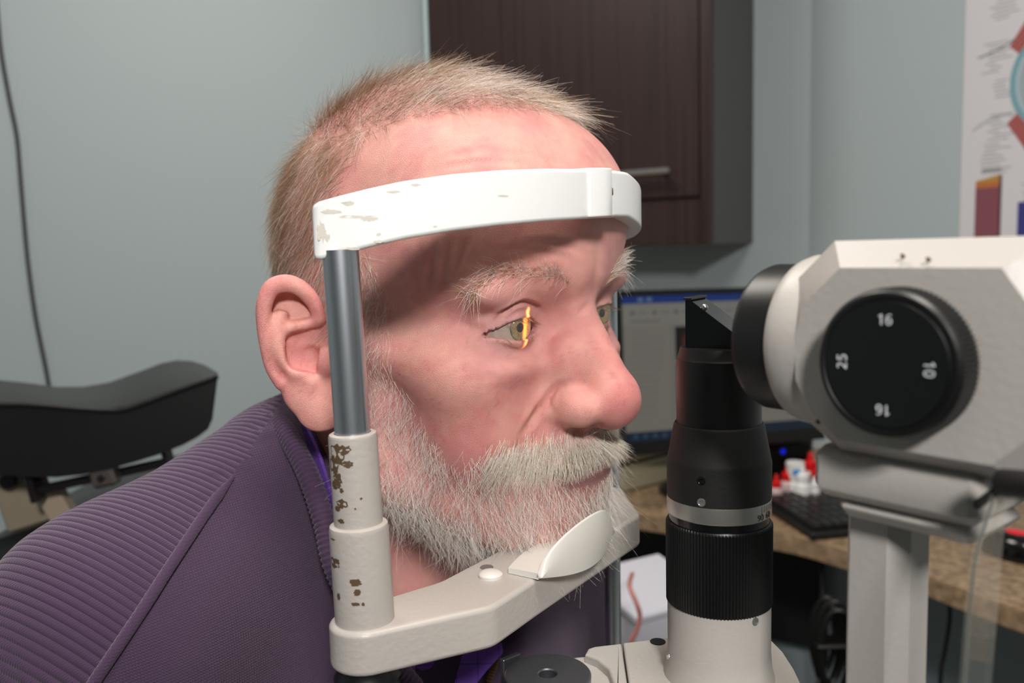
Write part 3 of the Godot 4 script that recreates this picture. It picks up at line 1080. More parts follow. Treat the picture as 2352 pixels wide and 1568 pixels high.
	var a1 := on_level(1404, 1222, beam_y + 0.001)
	var base_dir := (a1 - a0)
	var len := base_dir.length()
	base_dir /= len
	var outw := base_dir.cross(Vector3.UP)
	if outw.dot(cam_o - a0) < 0:
		outw = -outw
	var lip := Sh.new()
	var rings := []
	var ns := 22
	for i in ns + 1:
		var s := i / float(ns)
		var hgt := 0.0235 * pow(sin(PI * clampf(s, 0.002, 0.998)), 0.62)
		var bulge := sin(PI * s) * 0.0065
		var foot := a0 + base_dir * (s * len) + outw * bulge - Vector3.UP * (sin(PI * s) * 0.0045)
		var head := foot + Vector3.UP * hgt + outw * (0.0015 * sin(PI * s))
		var th := outw * 0.0013
		var midp := foot.lerp(head, 0.5) + outw * 0.0008
		rings.append([foot + th - off, midp + th - off, head + th * 0.7 - off, head + Vector3.UP * 0.0006 - off, head - th * 0.7 - off, midp - th - off, foot - th - off])
	lip.loft(rings)
	# orient outward: check and flip
	var cup := put("chin_cup", oriented(lip).mesh(60), M.porcelain, cr, "smooth white chin cup with a leaf-shaped lip")
	var tongue := []
	var back := -outw
	for i in 9:
		var s := i / 8.0
		var c0 := a0 + base_dir * (s * len * 0.80) + Vector3.UP * -0.0008
		var c1 := c0 + back * (0.020 * (0.75 + 0.25 * sin(PI * s)))
		tongue.append([c0 - off, c1 - off, c1 + Vector3.UP * 0.0024 - off, c0 + Vector3.UP * 0.0028 - off])
	put("cup_floor", oriented(Sh.new().loft(tongue)).mesh(30), M.porcelain, cup)
	build_band(cr, off, post_top, far_low)

func oriented(s: Sh) -> Sh:
	# make a closed shape's faces point outward (signed volume)
	var vol := 0.0
	for k in s.t.size() / 3:
		vol += s.v[s.t[k * 3]].dot(s.v[s.t[k * 3 + 1]].cross(s.v[s.t[k * 3 + 2]]))
	if vol < 0:
		for k in s.t.size() / 3:
			var a := s.t[k * 3 + 1]
			s.t[k * 3 + 1] = s.t[k * 3 + 2]
			s.t[k * 3 + 2] = a
	return s

func round_poly(poly: PackedVector2Array, r: float) -> PackedVector2Array:
	var out := PackedVector2Array()
	var n := poly.size()
	for k in n:
		var a := poly[(k + n - 1) % n]
		var b := poly[k]
		var c := poly[(k + 1) % n]
		var d1 := (a - b)
		var d2 := (c - b)
		if absf(d1.normalized().cross(d2.normalized())) < 0.30:
			out.append(b)
			continue
		var q := minf(r, minf(d1.length(), d2.length()) * 0.4)
		var s := b + d1.normalized() * q
		var e := b + d2.normalized() * q
		for i in 5:
			var t := i / 4.0
			out.append(s.lerp(b, t).lerp(b.lerp(e, t), t))
	return out

func band_center(t: float, near: Vector3, far: Vector3) -> Vector3:
	# t from -1 at the near post to 1 at the far post
	var mid := (near + far) * 0.5
	var e := (far - near) * 0.5
	var g := e.cross(Vector3.UP).normalized()
	if g.dot(cam_r) < 0:
		g = -g
	var bulge := 0.0478 * pow(maxf(0.0, 1.0 - pow(absf(t), 2.4)), 0.85)
	var w := mid + e * t + g * bulge
	# the band climbs from the near post to the middle, then stays level round the far side
	var row := lut(px_of(w), [[700, 532], [785, 518], [854, 500], [924, 484], [1029, 467], [1133, 456], [1238, 449], [1342, 446], [1400, 446], [1480, 452]])
	if t > 0.25:
		return Vector3(w.x, band_center(0.25, near, far).y - 0.015 * (t - 0.25), w.z)
	for k in 3:
		var dd := w - cam_o
		var py := 784.0 - FOCAL * dd.dot(cam_u) / dd.dot(cam_f)
		w.y += (py - row) / FOCAL * dd.dot(cam_f)
	return w

func build_band(cr: Node3D, off: Vector3, post_top: Vector3, far_low: Vector3) -> void:
	var near := P(786, 530, 0.316)
	var far := Vector3(far_low.x, near.y, far_low.z)
	var path := []
	var cnt := 84
	for i in cnt + 1:
		var u := -1.0 + 2.0 * i / cnt
		# denser near the ends, where the curve turns
		var t := sin(u * PI * 0.5)
		path.append(band_center(t, near, far))
	# run straight on past the near post to the rounded end
	var d: Vector3 = path[1] - path[0]
	var first: Vector3 = path[0]
	var dirn: Vector3 = (path[6] - path[0]).normalized()
	path = path.slice(5)
	for q in [0.006, 0.003, 0.0, -0.004, -0.0085]:
		pass
	var ends := []
	for q in [-0.0105, -0.0095, -0.0075, -0.004, 0.0]:
		ends.append(first + dirn * q)
	path = ends + path
	var rings := []
	var hh := 0.0104
	for i in path.size():
		var tg: Vector3 = (path[mini(i + 1, path.size() - 1)] - path[maxi(i - 1, 0)]).normalized()
		var outw := tg.cross(Vector3.UP).normalized()
		if i > 4 and outw.dot(cam_o - path[i]) < -10:
			outw = -outw
		var upv := Vector3.UP
		var th := 0.0042
		var sh := 1.0
		if i == 0:
			th = 0.0018
			sh = 0.86
		elif i == 1:
			th = 0.0032
			sh = 0.95
		elif i == 2:
			th = 0.0040
		var ring := []
		# rounded rectangle section
		var b := 0.0017
		for q in [[1, 1], [-1, 1], [-1, -1], [1, -1]]:
			for k in 4:
				var a0 := {1: {1: 0.0, -1: -PI / 2}, -1: {1: PI / 2, -1: PI}}
				var st: float = a0[q[0]][q[1]]
				var a := st + PI * 0.5 * k / 3.0
				ring.append(path[i] + outw * (q[0] * (th - b) + cos(a) * b) + upv * (q[1] * (hh * sh - b) + sin(a) * b) - off)
		rings.append(ring)
	var band := put("forehead_band", oriented(Sh.new().loft(rings)).mesh(45), M.enamel_smooth, cr, "glossy white forehead band, chipped at its end")
	# boss in the middle of the band with a screw hole in its bevel
	var best := 0
	for i in path.size():
		if absf(px_of(path[i]) - 1356.0) < absf(px_of(path[best]) - 1356.0) and i < path.size() * 0.7:
			best = i
	var c: Vector3 = path[best]
	var tg2: Vector3 = (path[best + 2] - path[best - 2]).normalized()
	var ow := tg2.cross(Vector3.UP).normalized()
	if ow.dot(cam_r) < 0:
		ow = -ow
	var bas := Basis(tg2, Vector3.UP, tg2.cross(Vector3.UP))
	var sgn := 1.0 if bas.z.dot(ow) > 0 else -1.0
	var prof := PackedVector2Array([Vector2(-0.0125, sgn * -0.002), Vector2(-0.0105, sgn * 0.0052), Vector2(-0.003, sgn * 0.0078), Vector2(0.004, sgn * 0.0078), Vector2(0.0085, sgn * 0.0050), Vector2(0.0095, sgn * -0.002)])
	var boss := put("boss", Sh.new().prism(prof, -hh + 0.0005, hh + 0.0004, 0.0008, Transform3D(bas, c - off), 3).mesh(35), M.enamel_smooth, band, "raised boss on the band")
	var hc := c + tg2 * 0.0064 + ow * 0.0066 + Vector3.UP * 0.0008 - off
	var hn := (tg2 * 0.53 + ow * 0.85).normalized()
	put("screw_hole", Sh.new().lathe([Vector2(0.0017, 0.0), Vector2(0.0015, 0.0004), Vector2(0.0012, 0.0002), Vector2(0.0, 0.00015)], 20, frame_y(hc, hn)).mesh(), mat(Color(0.42, 0.33, 0.22), 0.6), boss)
	# worn paint at the near end: thin flakes of the older cream coat
	var n := FastNoiseLite.new()
	n.seed = 9
	n.frequency = 0.3
	for q in [[738, 530, 10, 22], [760, 486, 22, 5], [800, 466, 14, 4], [815, 497, 40, 3], [848, 502, 20, 6], [870, 538, 6, 3], [752, 545, 6, 9], [1156, 450, 13, 2], [1000, 520, 5, 2], [905, 440, 14, 3], [955, 424, 10, 3], [800, 571, 26, 3], [870, 555, 12, 3]]:
		var s := Sh.new()
		var ring := 20
		for k in ring + 1:
			var a := TAU * k / ring
			var wob: float = 1.0 + 0.8 * n.get_noise_2d(cos(a) * 7.0 + q[0], sin(a) * 7.0 + q[1])
			var px: float = q[0] + cos(a) * q[2] * wob * (0.0 if k == ring else 1.0)
			var py: float = q[1] + sin(a) * q[3] * wob * (0.0 if k == ring else 1.0)
			s.v.append(on_band(px, py, path) - off)
		for k in ring:
			s.t.append_array([ring, (k + 1) % ring, k])
		put("paint_chip", s.mesh(80), M.old_paint, band)

func px_of(w: Vector3) -> float:
	var d := w - cam_o
	return 1176.0 + FOCAL * d.dot(cam_r) / d.dot(cam_f)

func on_band(px: float, py: float, path: Array) -> Vector3:
	# where that line of sight meets the band's outer face
	var d := ray(px, py)
	var best := Vector3.ZERO
	var bt := 1e9
	for i in range(1, 40):
		var a: Vector3 = path[i]
		var b: Vector3 = path[i + 1]
		var tg := (b - a).normalized()
		var ow := tg.cross(Vector3.UP).normalized()
		if ow.dot(cam_o - a) < 0:
			ow = -ow
		var t := (a + ow * 0.00426 - cam_o).dot(ow) / d.dot(ow)
		var w := cam_o + d * t
		var s := (w - a).dot(tg)
		if s >= -0.0002 and s <= (b - a).length() + 0.0002 and t < bt:
			bt = t
			best = w
	if bt > 1e8:
		var a2: Vector3 = path[2]
		best = cam_o + d * ((a2 - cam_o).length())
	return best

func text_mesh(s: String, size: float, depth: float) -> TextMesh:
	var f := SystemFont.new()
	f.font_names = PackedStringArray(["Droid Sans"])
	f.font_weight = 500
	var t := TextMesh.new()
	t.text = s
	t.font = f
	t.font_size = 32
	t.pixel_size = size / 32.0
	t.depth = depth
	return t

func build_slit_lamp() -> void:
	var tower := P(1651, 1000, 0.345)      # a point on the tower's axis
	var base := Vector3(tower.x, TABLE, tower.z)
	var sl := thing("slit_lamp", "cream and black slit lamp microscope with a numbered dial in front of the patient", "slit lamp", base)
	build_tower(sl, base, tower)
	build_base(sl, base)
	build_microscope(sl, base)

func build_tower(sl: Node3D, off: Vector3, ax: Vector3) -> void:
	var hy := func(py: float) -> float:
		# height of the axis point seen at that row
		var dep := 0.345 + (py - 1000.0) / FOCAL * 0.345 * 0.105
		return P(1651, py, dep).y - off.y
	var k := 0.345 / FOCAL
	var o := Transform3D(Basis(), Vector3.ZERO)
	var y_plate: float = plate_y() - off.y
	var rb := 118.5 * k
	var tw := put("illumination_tower", Sh.new().lathe([Vector2(rb * 1.10, y_plate - 0.001), Vector2(rb * 1.03, y_plate + 0.004), Vector2(rb, y_plate + 0.011), Vector2(rb, hy.call(1375) - 0.0006), Vector2(rb * 0.99, hy.call(1375))], 80, o).mesh(), M.instrument, sl, "cream lower barrel of the illumination tower")
	put("knurled_ring", Sh.new().lathe([Vector2(121.5 * k, hy.call(1375)), Vector2(121.5 * k, hy.call(1196)), Vector2(117 * k, hy.call(1190)), Vector2(110 * k, hy.call(1190))], 200, o, 100, 0.00055, 0, 1).mesh(30), M.black, tw, "black knurled ring")
	put("barrel", Sh.new().lathe([Vector2(114 * k, hy.call(1192)), Vector2(114 * k, hy.call(1172))], 72, o).mesh(), M.black_gloss, tw)
	var ring := put("scale_ring", Sh.new().lathe([Vector2(117.0 * k, hy.call(1172)), Vector2(118.5 * k, hy.call(1170)), Vector2(118.5 * k, hy.call(1137)), Vector2(117.5 * k, hy.call(1135))], 96, o).mesh(), M.silver, tw, "satin silver scale ring")
	put("collar", Sh.new().lathe([Vector2(118 * k, hy.call(1136)), Vector2(118.5 * k, hy.call(1055)), Vector2(116 * k, hy.call(1046)), Vector2(102 * k, hy.call(974)), Vector2(99 * k, hy.call(968)), Vector2(94 * k, hy.call(968))], 80, o).mesh(30), M.black_matt, tw, "black tapered collar")
	put("upper_barrel", Sh.new().lathe([Vector2(95.5 * k, hy.call(972)), Vector2(95.5 * k, hy.call(822)), Vector2(92 * k, hy.call(816)), Vector2(86 * k, hy.call(795)), Vector2(0.0, hy.call(793))], 80, o).mesh(30), M.black, tw, "black upper barrel")
	# screws, holes
	var spot := func(px: float, py: float, rad_px: float, m: Material, sink: float, par: Node3D, called: String) -> void:
		var d := ray(px, py)
		var rr := rad_px * k
		# meet the cylinder
		var q := cam_o - ax
		var a := d.x * d.x + d.z * d.z
		var b := q.x * d.x + q.z * d.z
		var c := q.x * q.x + q.z * q.z - rr * rr
		var t := (-b - sqrt(maxf(0.0, b * b - a * c))) / a
		var w := cam_o + d * t
		var nn := Vector3(w.x - ax.x, 0, w.z - ax.z).normalized()
		put(called, Sh.new().lathe([Vector2(0.0017, -0.0004), Vector2(0.0016, 0.00025), Vector2(0.0012, 0.0003), Vector2(0.0010, 0.00015 + sink), Vector2(0.0, 0.00012 + sink)], 20, frame_y(w - off, nn)).mesh(), m, par)
	spot.call(1611, 1104, 118.5, M.black_gloss, 0.0, tw, "screw_hole")
	spot.call(1611, 1154, 118.5, M.silver, 0.0, ring, "grub_screw")
	spot.call(1735, 1427, 118.5, M.silver, 0.0, tw, "grub_screw")
	spot.call(1537, 1508, 118.5, M.chrome, 0.0008, tw, "side_screw")
	# scale engraved on the silver ring: tick lines and 90, 60
	var R := 118.5 * k
	var y0: float = hy.call(1170)
	var y1: float = hy.call(1137)
	var cam_a := atan2(cam_o.z - ax.z, cam_o.x - ax.x)
	var sgn := 1.0 if Vector3(cos(cam_a + 0.5), 0, sin(cam_a + 0.5)).dot(cam_r) > 0 else -1.0
	for j in 9:
		var a := cam_a + sgn * (0.90 + j * 0.075)
		var nn := Vector3(cos(a), 0, sin(a))
		var ln := 0.55 if j % 3 == 0 else 0.42
		put("tick", Sh.new().box(Vector3(0.00022, (y1 - y0) * ln, 0.00012), 0.00002, Transform3D(Basis(Vector3.UP.cross(nn), Vector3.UP, nn), Vector3(nn.x * R, y1 - (y1 - y0) * ln * 0.5 - 0.0003, nn.z * R))).mesh(), M.black_print, ring)
	var tk := [["90", 0.86], ["60", 1.12]]
	for q in tk:
		var a: float = cam_a + sgn * q[1]
		var nn := Vector3(cos(a), 0, sin(a))
		var tm := put("numeral", text_mesh(q[0], 0.0030, 0.0002), M.black_print, ring)
		tm.transform = Transform3D(Basis(Vector3.UP.cross(nn), Vector3.UP, nn), Vector3(nn.x * R, y0 + 0.0014, nn.z * R))
	# mirror holder: wedge with its slit window towards the eye
	var eye := fromH(Vector3(-32, 0, 86))
	var to_eye := (eye - ax)
	to_eye.y = 0
	to_eye = to_eye.normalized()
	var wv := to_eye.cross(Vector3.UP).normalized()
	if wv.dot(cam_f) > 0:
		wv = -wv              # towards the lens
	var yb: float = hy.call(795)
	var yt: float = hy.call(686)
	var fr := 52.0 * k / absf(to_eye.dot(cam_r))       # the window stands this far from the axis, on the eye's side
	var half := 0.0085
	var prof := [Vector2(fr, yb), Vector2(fr, yt), Vector2(fr - 0.0020, yt), Vector2(-0.0125, yb + 0.0035), Vector2(-0.0125, yb)]
	var th := 0.0012
	for s in [-1.0, 1.0]:
		# the two triangular cheeks, one on each side of the mirror
		var rings := []
		for e in [s * half, s * (half - th)]:
			var ring2 := []
			for q in prof:
				ring2.append(to_eye * q.x + Vector3.UP * q.y + wv * e)
			rings.append(ring2)
		put("mirror_cheek", oriented(Sh.new().loft(rings)).mesh(20), M.black_gloss, tw, "glossy black cheek of the mirror holder")
	# sloping back plate that carries the mirror
	var bk := []
	for e in [half - th, -half + th]:
		var r2 := []
		for q in [Vector2(fr - 0.0020, yt), Vector2(-0.0125, yb + 0.0035), Vector2(-0.0125, yb + 0.0020), Vector2(fr - 0.0020, yt - 0.0015)]:
			r2.append(to_eye * q.x + Vector3.UP * q.y + wv * e)
		bk.append(r2)
	put("mirror_back", oriented(Sh.new().loft(bk)).mesh(20), M.black_gloss, tw)
	put("top_strip", Sh.new().box(Vector3(0.0034, 0.0010, half * 2.0 + 0.0012), 0.0002, Transform3D(Basis(to_eye, Vector3.UP, to_eye.cross(Vector3.UP)), to_eye * (fr - 0.0011) + Vector3.UP * (yt + 0.0005))).mesh(), M.black, tw)
	for q in [[fr - 0.0070, 0.0032], [-0.009, 0.0010]]:
		var sp: Vector3 = to_eye * q[0] + wv * (half - 0.002)
		var t2: float = (q[0] - (fr - 0.0020)) / (-0.0125 - (fr - 0.0020))
		sp += Vector3.UP * (lerpf(yt, yb + 0.0035, t2) + 0.0006)
		put("screw_head", Sh.new().lathe([Vector2(0.0013, -0.0005), Vector2(0.0013, 0.0007), Vector2(0.0009, 0.0012), Vector2(0.0, 0.0014)], 20, frame_y(sp, (Vector3.UP - to_eye).normalized())).mesh(), M.chrome, tw)
	# front plate with a real slit: four strips leave a narrow opening that shapes the beam
	var fb := Basis(to_eye.cross(Vector3.UP), Vector3.UP, to_eye)
	if fb.determinant() < 0:
		fb.x = -fb.x
	# aim: the beam falls on the inner side of the iris
	var aim := P(1227, 752, 0.386) - off
	var lamp_at := Vector3.UP * lerpf(yb, yt, 0.30) + to_eye * (fr - 0.0140)
	var slit_c := lamp_at + (aim - lamp_at) * (0.0130 / ((aim - lamp_at).dot(to_eye)))
	var inner := half - th
	var sw := 0.00010          # half width of the slit
	var shh := 0.00125         # half height
	var lx := (slit_c).dot(fb.x)
	var ly := slit_c.y
	var zf := slit_c.dot(to_eye)
	var strip := func(x0: float, x1: float, ya: float, yb2: float) -> void:
		if x1 - x0 < 0.00005 or yb2 - ya < 0.00005:
			return
		put("slit_plate", Sh.new().box(Vector3(x1 - x0, yb2 - ya, 0.0003), 0.00002, Transform3D(fb, fb.x * (x0 + x1) * 0.5 + Vector3.UP * (ya + yb2) * 0.5 + to_eye * zf)).mesh(), M.black_matt, tw)
	strip.call(-inner, lx - sw, yb, yt)
	strip.call(lx + sw, inner, yb, yt)
	strip.call(lx - sw, lx + sw, yb, ly - shh)
	strip.call(lx - sw, lx + sw, ly + shh, yt)
	# the lamp's light comes up off the mirror: a small warm source inside the holder
	var l := AreaLight3D.new()
	l.name = "slit_light"
	l.area_size = Vector2(0.0003, 0.0003)
	l.light_color = Color(1.0, 0.56, 0.24)
	l.light_energy = 0.14
	l.shadow_enabled = true
	l.area_range = 3.0
	add_child(l)
	l.look_at_from_position(lamp_at + off, aim + off, Vector3.UP)

func plate_y() -> float:
	return EYE_HEIGHT - 0.1735

func build_base(sl: Node3D, off: Vector3) -> void:
	var yp := plate_y()
	var q2 := func(px: float, py: float) -> Vector2:
		var w := on_level(px, py, yp) - off
		return Vector2(w.x, w.z)
	# right part of the cross-slide under the tower
	var right := PackedVector2Array()
	for a in [[1431, 1475], [1530, 1463], [1660, 1452], [1766, 1462], [1798, 1494], [1824, 1534], [1842, 1572], [1856, 1640], [1850, 1760], [1700, 1800], [1480, 1800], [1462, 1690]]:
		right.append(q2.call(a[0], a[1]))
	var yl := yp - off.y
	var top := put("cross_slide", Sh.new().prism(right, 0.06, yl, 0.0012, Transform3D(), 3).mesh(40), M.instrument, sl, "cream cross-slide housing under the tower")
	var hole := on_level(1511, 1474, yp) - off
	put("plug", Sh.new().lathe([Vector2(0.0034, -0.001), Vector2(0.0034, 0.0003), Vector2(0.0030, 0.0003), Vector2(0.0, 0.0002)], 28, Transform3D(Basis(), hole)).mesh(), M.black_matt, top, "recessed black plug")
	# left part, scalloped round the locking knob
	var left := PackedVector2Array()
	for a in [[1428, 1476], [1365, 1483], [1350, 1488], [1344, 1500], [1372, 1512], [1398, 1535], [1412, 1575], [1410, 1640], [1400, 1800], [1476, 1800], [1459, 1690]]:
		left.append(q2.call(a[0], a[1]))
	put("side_housing", Sh.new().prism(left, 0.06, yl, 0.0014, Transform3D(), 3).mesh(40), M.instrument, sl, "cream side housing with a scalloped edge")
	var yl2 := yl - 0.0042
	var shelf := PackedVector2Array()
	var lvl := yp - 0.0042
	for a in [[1325, 1508], [1420, 1500], [1425, 1640], [1380, 1700], [1300, 1740], [1180, 1740], [1180, 1640], [1260, 1520]]:
		var w := on_level(a[0], a[1], lvl) - off
		shelf.append(Vector2(w.x, w.z))
	put("knob_shelf", Sh.new().prism(shelf, 0.06, yl2, 0.001, Transform3D(), 2).mesh(40), M.instrument, sl)
	# round steel locking knob with a hole, and its lever
	var kc := on_level(1258, 1546, yp + 0.001) - off
	var gun := mat(Color(0.42, 0.43, 0.45), 0.36, 0.85)
	var knob := put("locking_knob", Sh.new().lathe([Vector2(0.0150, -0.012), Vector2(0.0175, -0.011), Vector2(0.0178, -0.0006), Vector2(0.0172, 0.0), Vector2(0.0042, 0.0), Vector2(0.0037, -0.0005), Vector2(0.0036, -0.005), Vector2(0.0, -0.005)], 72, Transform3D(Basis(), kc)).mesh(30), gun, sl, "dark steel locking knob with a centre hole")
	var t0 := on_level(1157, 1512, yp + 0.0015) - off
	var t1 := on_level(1187, 1500, yp + 0.0015) - off
	var tx := (t1 - t0)
	tx.y = 0
	put("lever_tab", Sh.new().box(Vector3(tx.length() * 1.35, 0.03, 0.0028), 0.0005, Transform3D(Basis(tx.normalized(), Vector3.UP, tx.normalized().cross(Vector3.UP)), (t0 + t1) * 0.5 + Vector3(0, -0.0150, 0))).mesh(), gun, knob, "upright steel lever tab")
	put("pedestal", Sh.new().box(Vector3(0.11, 0.06, 0.10), 0.006, Transform3D(Basis(Vector3.UP, 0.5), Vector3(0.005, 0.0301, 0.01))).mesh(), M.instrument, sl)

func build_microscope(sl: Node3D, off: Vector3) -> void:
	var S := P(1786, 772, 0.285)
	var eye := fromH(Vector3(-32, 0, 86))
	var a := eye - S
	a.y = 0
	a = a.normalized()                    # towards the eye
	var u := -a                           # back along the tube
	var w := u.cross(Vector3.UP).normalized()
	if w.dot(cam_r) > 0:
		w = -w                            # out of the side that faces the lens
	var o := S - off
	# local frame: x = u (back), y = up, z = w
	var B := Basis(u, Vector3.UP, w)
	var hand := B.determinant()
	var L := Transform3D(B, o)
	var ring_axis := frame_y(o, u)
	var lens_r := 0.0236
	var body := put("microscope_body", oriented(microscope_box(L)).mesh(28), M.instrument, sl, "cream bevelled microscope body")
	put("objective_ring", Sh.new().lathe([Vector2(lens_r * 0.86, -0.0005), Vector2(lens_r * 0.97, -0.001), Vector2(lens_r, 0.001), Vector2(lens_r, 0.0125), Vector2(lens_r * 0.94, 0.0145)], 80, ring_axis).mesh(30), M.black, body, "black objective ring")
	put("objective_lens", Sh.new().lathe([Vector2(0.0, 0.0016), Vector2(0.012, 0.0006), Vector2(lens_r * 0.87, 0.0002), Vector2(lens_r * 0.87, 0.004)], 60, ring_axis).mesh(), M.black_gloss, body)
	put("objective_collar", Sh.new().lathe([Vector2(lens_r * 1.03, 0.0118), Vector2(lens_r * 1.08, 0.0128), Vector2(lens_r * 1.12, 0.0155), Vector2(lens_r * 1.13, 0.020), Vector2(lens_r * 1.08, 0.027)], 80, ring_axis).mesh(50), M.instrument, body, "cream rounded objective collar")
	# magnification dial on the side: knurled drum, black face, numerals
	var dc := find_on_side(o + off, u, w, 2032, 838, 0.0350) - off
	var dr := 0.0186
	var dx := frame_y(dc, w, u)
	var dial := put("magnification_dial", Sh.new().lathe([Vector2(dr * 1.05, -0.0125), Vector2(dr * 1.05, -0.0030), Vector2(dr * 1.03, -0.0012), Vector2(dr * 0.985, -0.0002), Vector2(dr * 0.93, 0.0), Vector2(dr * 0.90, -0.0004), Vector2(dr * 0.885, -0.0004), Vector2(dr * 0.87, 0.0), Vector2(0, 0.0)], 180, dx, 90, 0.0006, 0, 1).mesh(35), M.black, body, "black magnification dial with white numbers")
	put("dial_face", Sh.new().lathe([Vector2(dr * 0.868, 0.0), Vector2(dr * 0.86, 0.0003), Vector2(0, 0.0003)], 72, dx).mesh(30), M.black_gloss, dial)
	var fx := u - w * u.dot(w)
	if fx.dot(cam_r) < 0:
		fx = -fx
	for q in [["16", 0.0], ["10", 90.0], ["16", 180.0], ["25", 270.0]]:
		var ang := deg_to_rad(q[1])
		# clockwise from the top as the lens sees it
		var rad := Vector3.UP * cos(ang) + fx * sin(ang)
		var right := fx * cos(ang) - Vector3.UP * sin(ang)
		var nz := right.cross(rad)
		var tm := put("numeral", text_mesh(q[0], 0.0036, 0.00025), M.white_print, dial)
		tm.transform = Transform3D(Basis(right, rad, nz), dc + rad * dr * 0.615 + w * 0.00035)
	# small paint chips on the bevels
	for q in [[2132, 595, 5, 3], [2073, 587, 3, 3], [1878, 968, 5, 4], [2312, 667, 3, 4]]:
		var cpt := find_on_side(o + off, u, w, q[0], q[1], 0.0252 if q[0] != 2132 else 0.0262) - off
		put("paint_chip", Sh.new().lathe([Vector2(0.0006, -0.0006), Vector2(0.0005, 0.0004), Vector2(0.0, 0.0004)], 9, frame_y(cpt, (w + Vector3.UP * 0.8).normalized())).mesh(), M.chip, body)
	# mounting block and arm below
	var mb := Transform3D(B, o)
	var blk := Sh.new().box(Vector3(0.0480, 0.0150, 0.034), 0.003, mb * Transform3D(Basis(), Vector3(0.0495, -0.0360, 0.0035)))
	put("mounting_block", blk.mesh(50), M.instrument, sl, "cream mounting block under the microscope")
	put("lower_flange", Sh.new().box(Vector3(0.0405, 0.007, 0.029), 0.003, mb * Transform3D(Basis(), Vector3(0.0512, -0.0462, 0.002))).mesh(50), M.instrument, sl)
	var colp := PackedVector2Array([Vector2(-0.0085, -0.008), Vector2(-0.0085, 0.006), Vector2(-0.0065, 0.0085), Vector2(0.0050, 0.0085), Vector2(0.0095, 0.003), Vector2(0.0095, -0.008)])
	var col_at := mb * Vector3(0.0375, 0, -0.001)
	put("column", Sh.new().prism(colp, 0.02, col_at.y - 0.049, 0.0008, Transform3D(Basis(u, Vector3.UP, w), Vector3(col_at.x, 0, col_at.z)), 2).mesh(25), M.instrument, sl, "cream bevelled column of the microscope arm")
	put("column_foot", Sh.new().box(Vector3(0.06, 0.022, 0.05), 0.004, Transform3D(Basis(u, Vector3.UP, w), Vector3(col_at.x, 0.0111, col_at.z))).mesh(), M.instrument, sl)
	# tube of the eyepieces and a black grip, cut by the frame
	put("eyepiece_tube", Sh.new().lathe([Vector2(0.026, 0.0), Vector2(0.026, 0.05), Vector2(0.022, 0.055), Vector2(0.018, 0.10)], 56, frame_y(mb * Vector3(0.0925, -0.001, 0), u)).mesh(30), M.instrument, body, "cream rear tube with the eyepieces")
	put("eyecup", Sh.new().lathe([Vector2(0.019, 0.09), Vector2(0.021, 0.105), Vector2(0.021, 0.12), Vector2(0.015, 0.122)], 40, frame_y(mb * Vector3(0.0925, -0.001, 0), u)).mesh(30), M.black, body)
	var g0 := P(2302, 1108, 0.205) - off
	var g1 := P(2430, 1119, 0.19) - off
	put("grip", Sh.new().tube([g0, g0.lerp(g1, 0.02), g1], [0.0024, 0.0033, 0.0033], 24).mesh(40), M.black_matt, sl, "short black grip")
	# clear breath shield hanging below the body
	var sh := Sh.new()
	var ln := [[[2288, 1128], [2306, 1148]], [[2266, 1195], [2299, 1205]], [[2243, 1272], [2292, 1290]], [[2238, 1300], [2288, 1350]], [[2226, 1420], [2280, 1440]], [[2214, 1572], [2268, 1580]], [[2204, 1700], [2258, 1710]]]
	var rings := []
	for q in ln:
		var p0 := P(q[0][0], q[0][1], 0.205) - off
		var p1 := P(q[1][0], q[1][1], 0.222) - off
		var nn := (p1 - p0).cross(Vector3.UP).normalized() * 0.0009
		rings.append([p0 + nn, p1 + nn, p1 - nn, p0 - nn])
	var gm := mat(Color(0.9, 0.93, 0.9, 0.05), 0.02)
	gm.transparency = BaseMaterial3D.TRANSPARENCY_ALPHA
	gm.metallic_specular = 0.3
	var rim := []
	for q in ln:
		rim.append(P(q[0][0], q[0][1], 0.205) - off)
	put("shield_edge", Sh.new().tube(rim, 0.00035, 8).mesh(60), mat(Color(0.36, 0.36, 0.34), 0.3), sl, "polished edge of the clear shield")
	put("breath_shield", oriented(sh.loft(rings)).mesh(20), gm, sl, "clear acrylic breath shield")
	put("shield_clip", Sh.new().tube([P(2288, 1128, 0.205) - off, mb * Vector3(0.066, -0.042, 0.010)], 0.0012, 10).mesh(), M.black_matt, sl)

func find_on_side(o: Vector3, u: Vector3, w: Vector3, px: float, py: float, wd: float) -> Vector3:
	var d := ray(px, py)
	var t := (o + w * wd - cam_o).dot(w) / d.dot(w)
	return cam_o + d * t

func microscope_box(L: Transform3D) -> Sh:
	# side outline of the body in (back, up), metres; the flat cheek is inset by the bevel
	var outer := [Vector2(0.0195, 0.020), Vector2(0.031, 0.0305), Vector2(0.0885, 0.0305), Vector2(0.0935, 0.020), Vector2(0.0935, -0.021), Vector2(0.0845, -0.0295), Vector2(0.034, -0.0295), Vector2(0.0225, -0.022), Vector2(0.0175, -0.012), Vector2(0.0170, 0.006)]
	var inner := [Vector2(0.0260, 0.0125), Vector2(0.0375, 0.0232), Vector2(0.0790, 0.0232), Vector2(0.0870, 0.0120), Vector2(0.0870, -0.0160), Vector2(0.0780, -0.0245), Vector2(0.0375, -0.0245), Vector2(0.0290, -0.0175), Vector2(0.0240, -0.009), Vector2(0.0235, 0.003)]
	var s := Sh.new()
	var rings := []
	for q in [[inner, -0.026], [outer, -0.018], [outer, 0.018], [inner, 0.026]]:
		var r := []
		for p in q[0]:
			r.append(L * Vector3(p.x, p.y, q[1]))
		rings.append(r)
	return s.loft(rings)

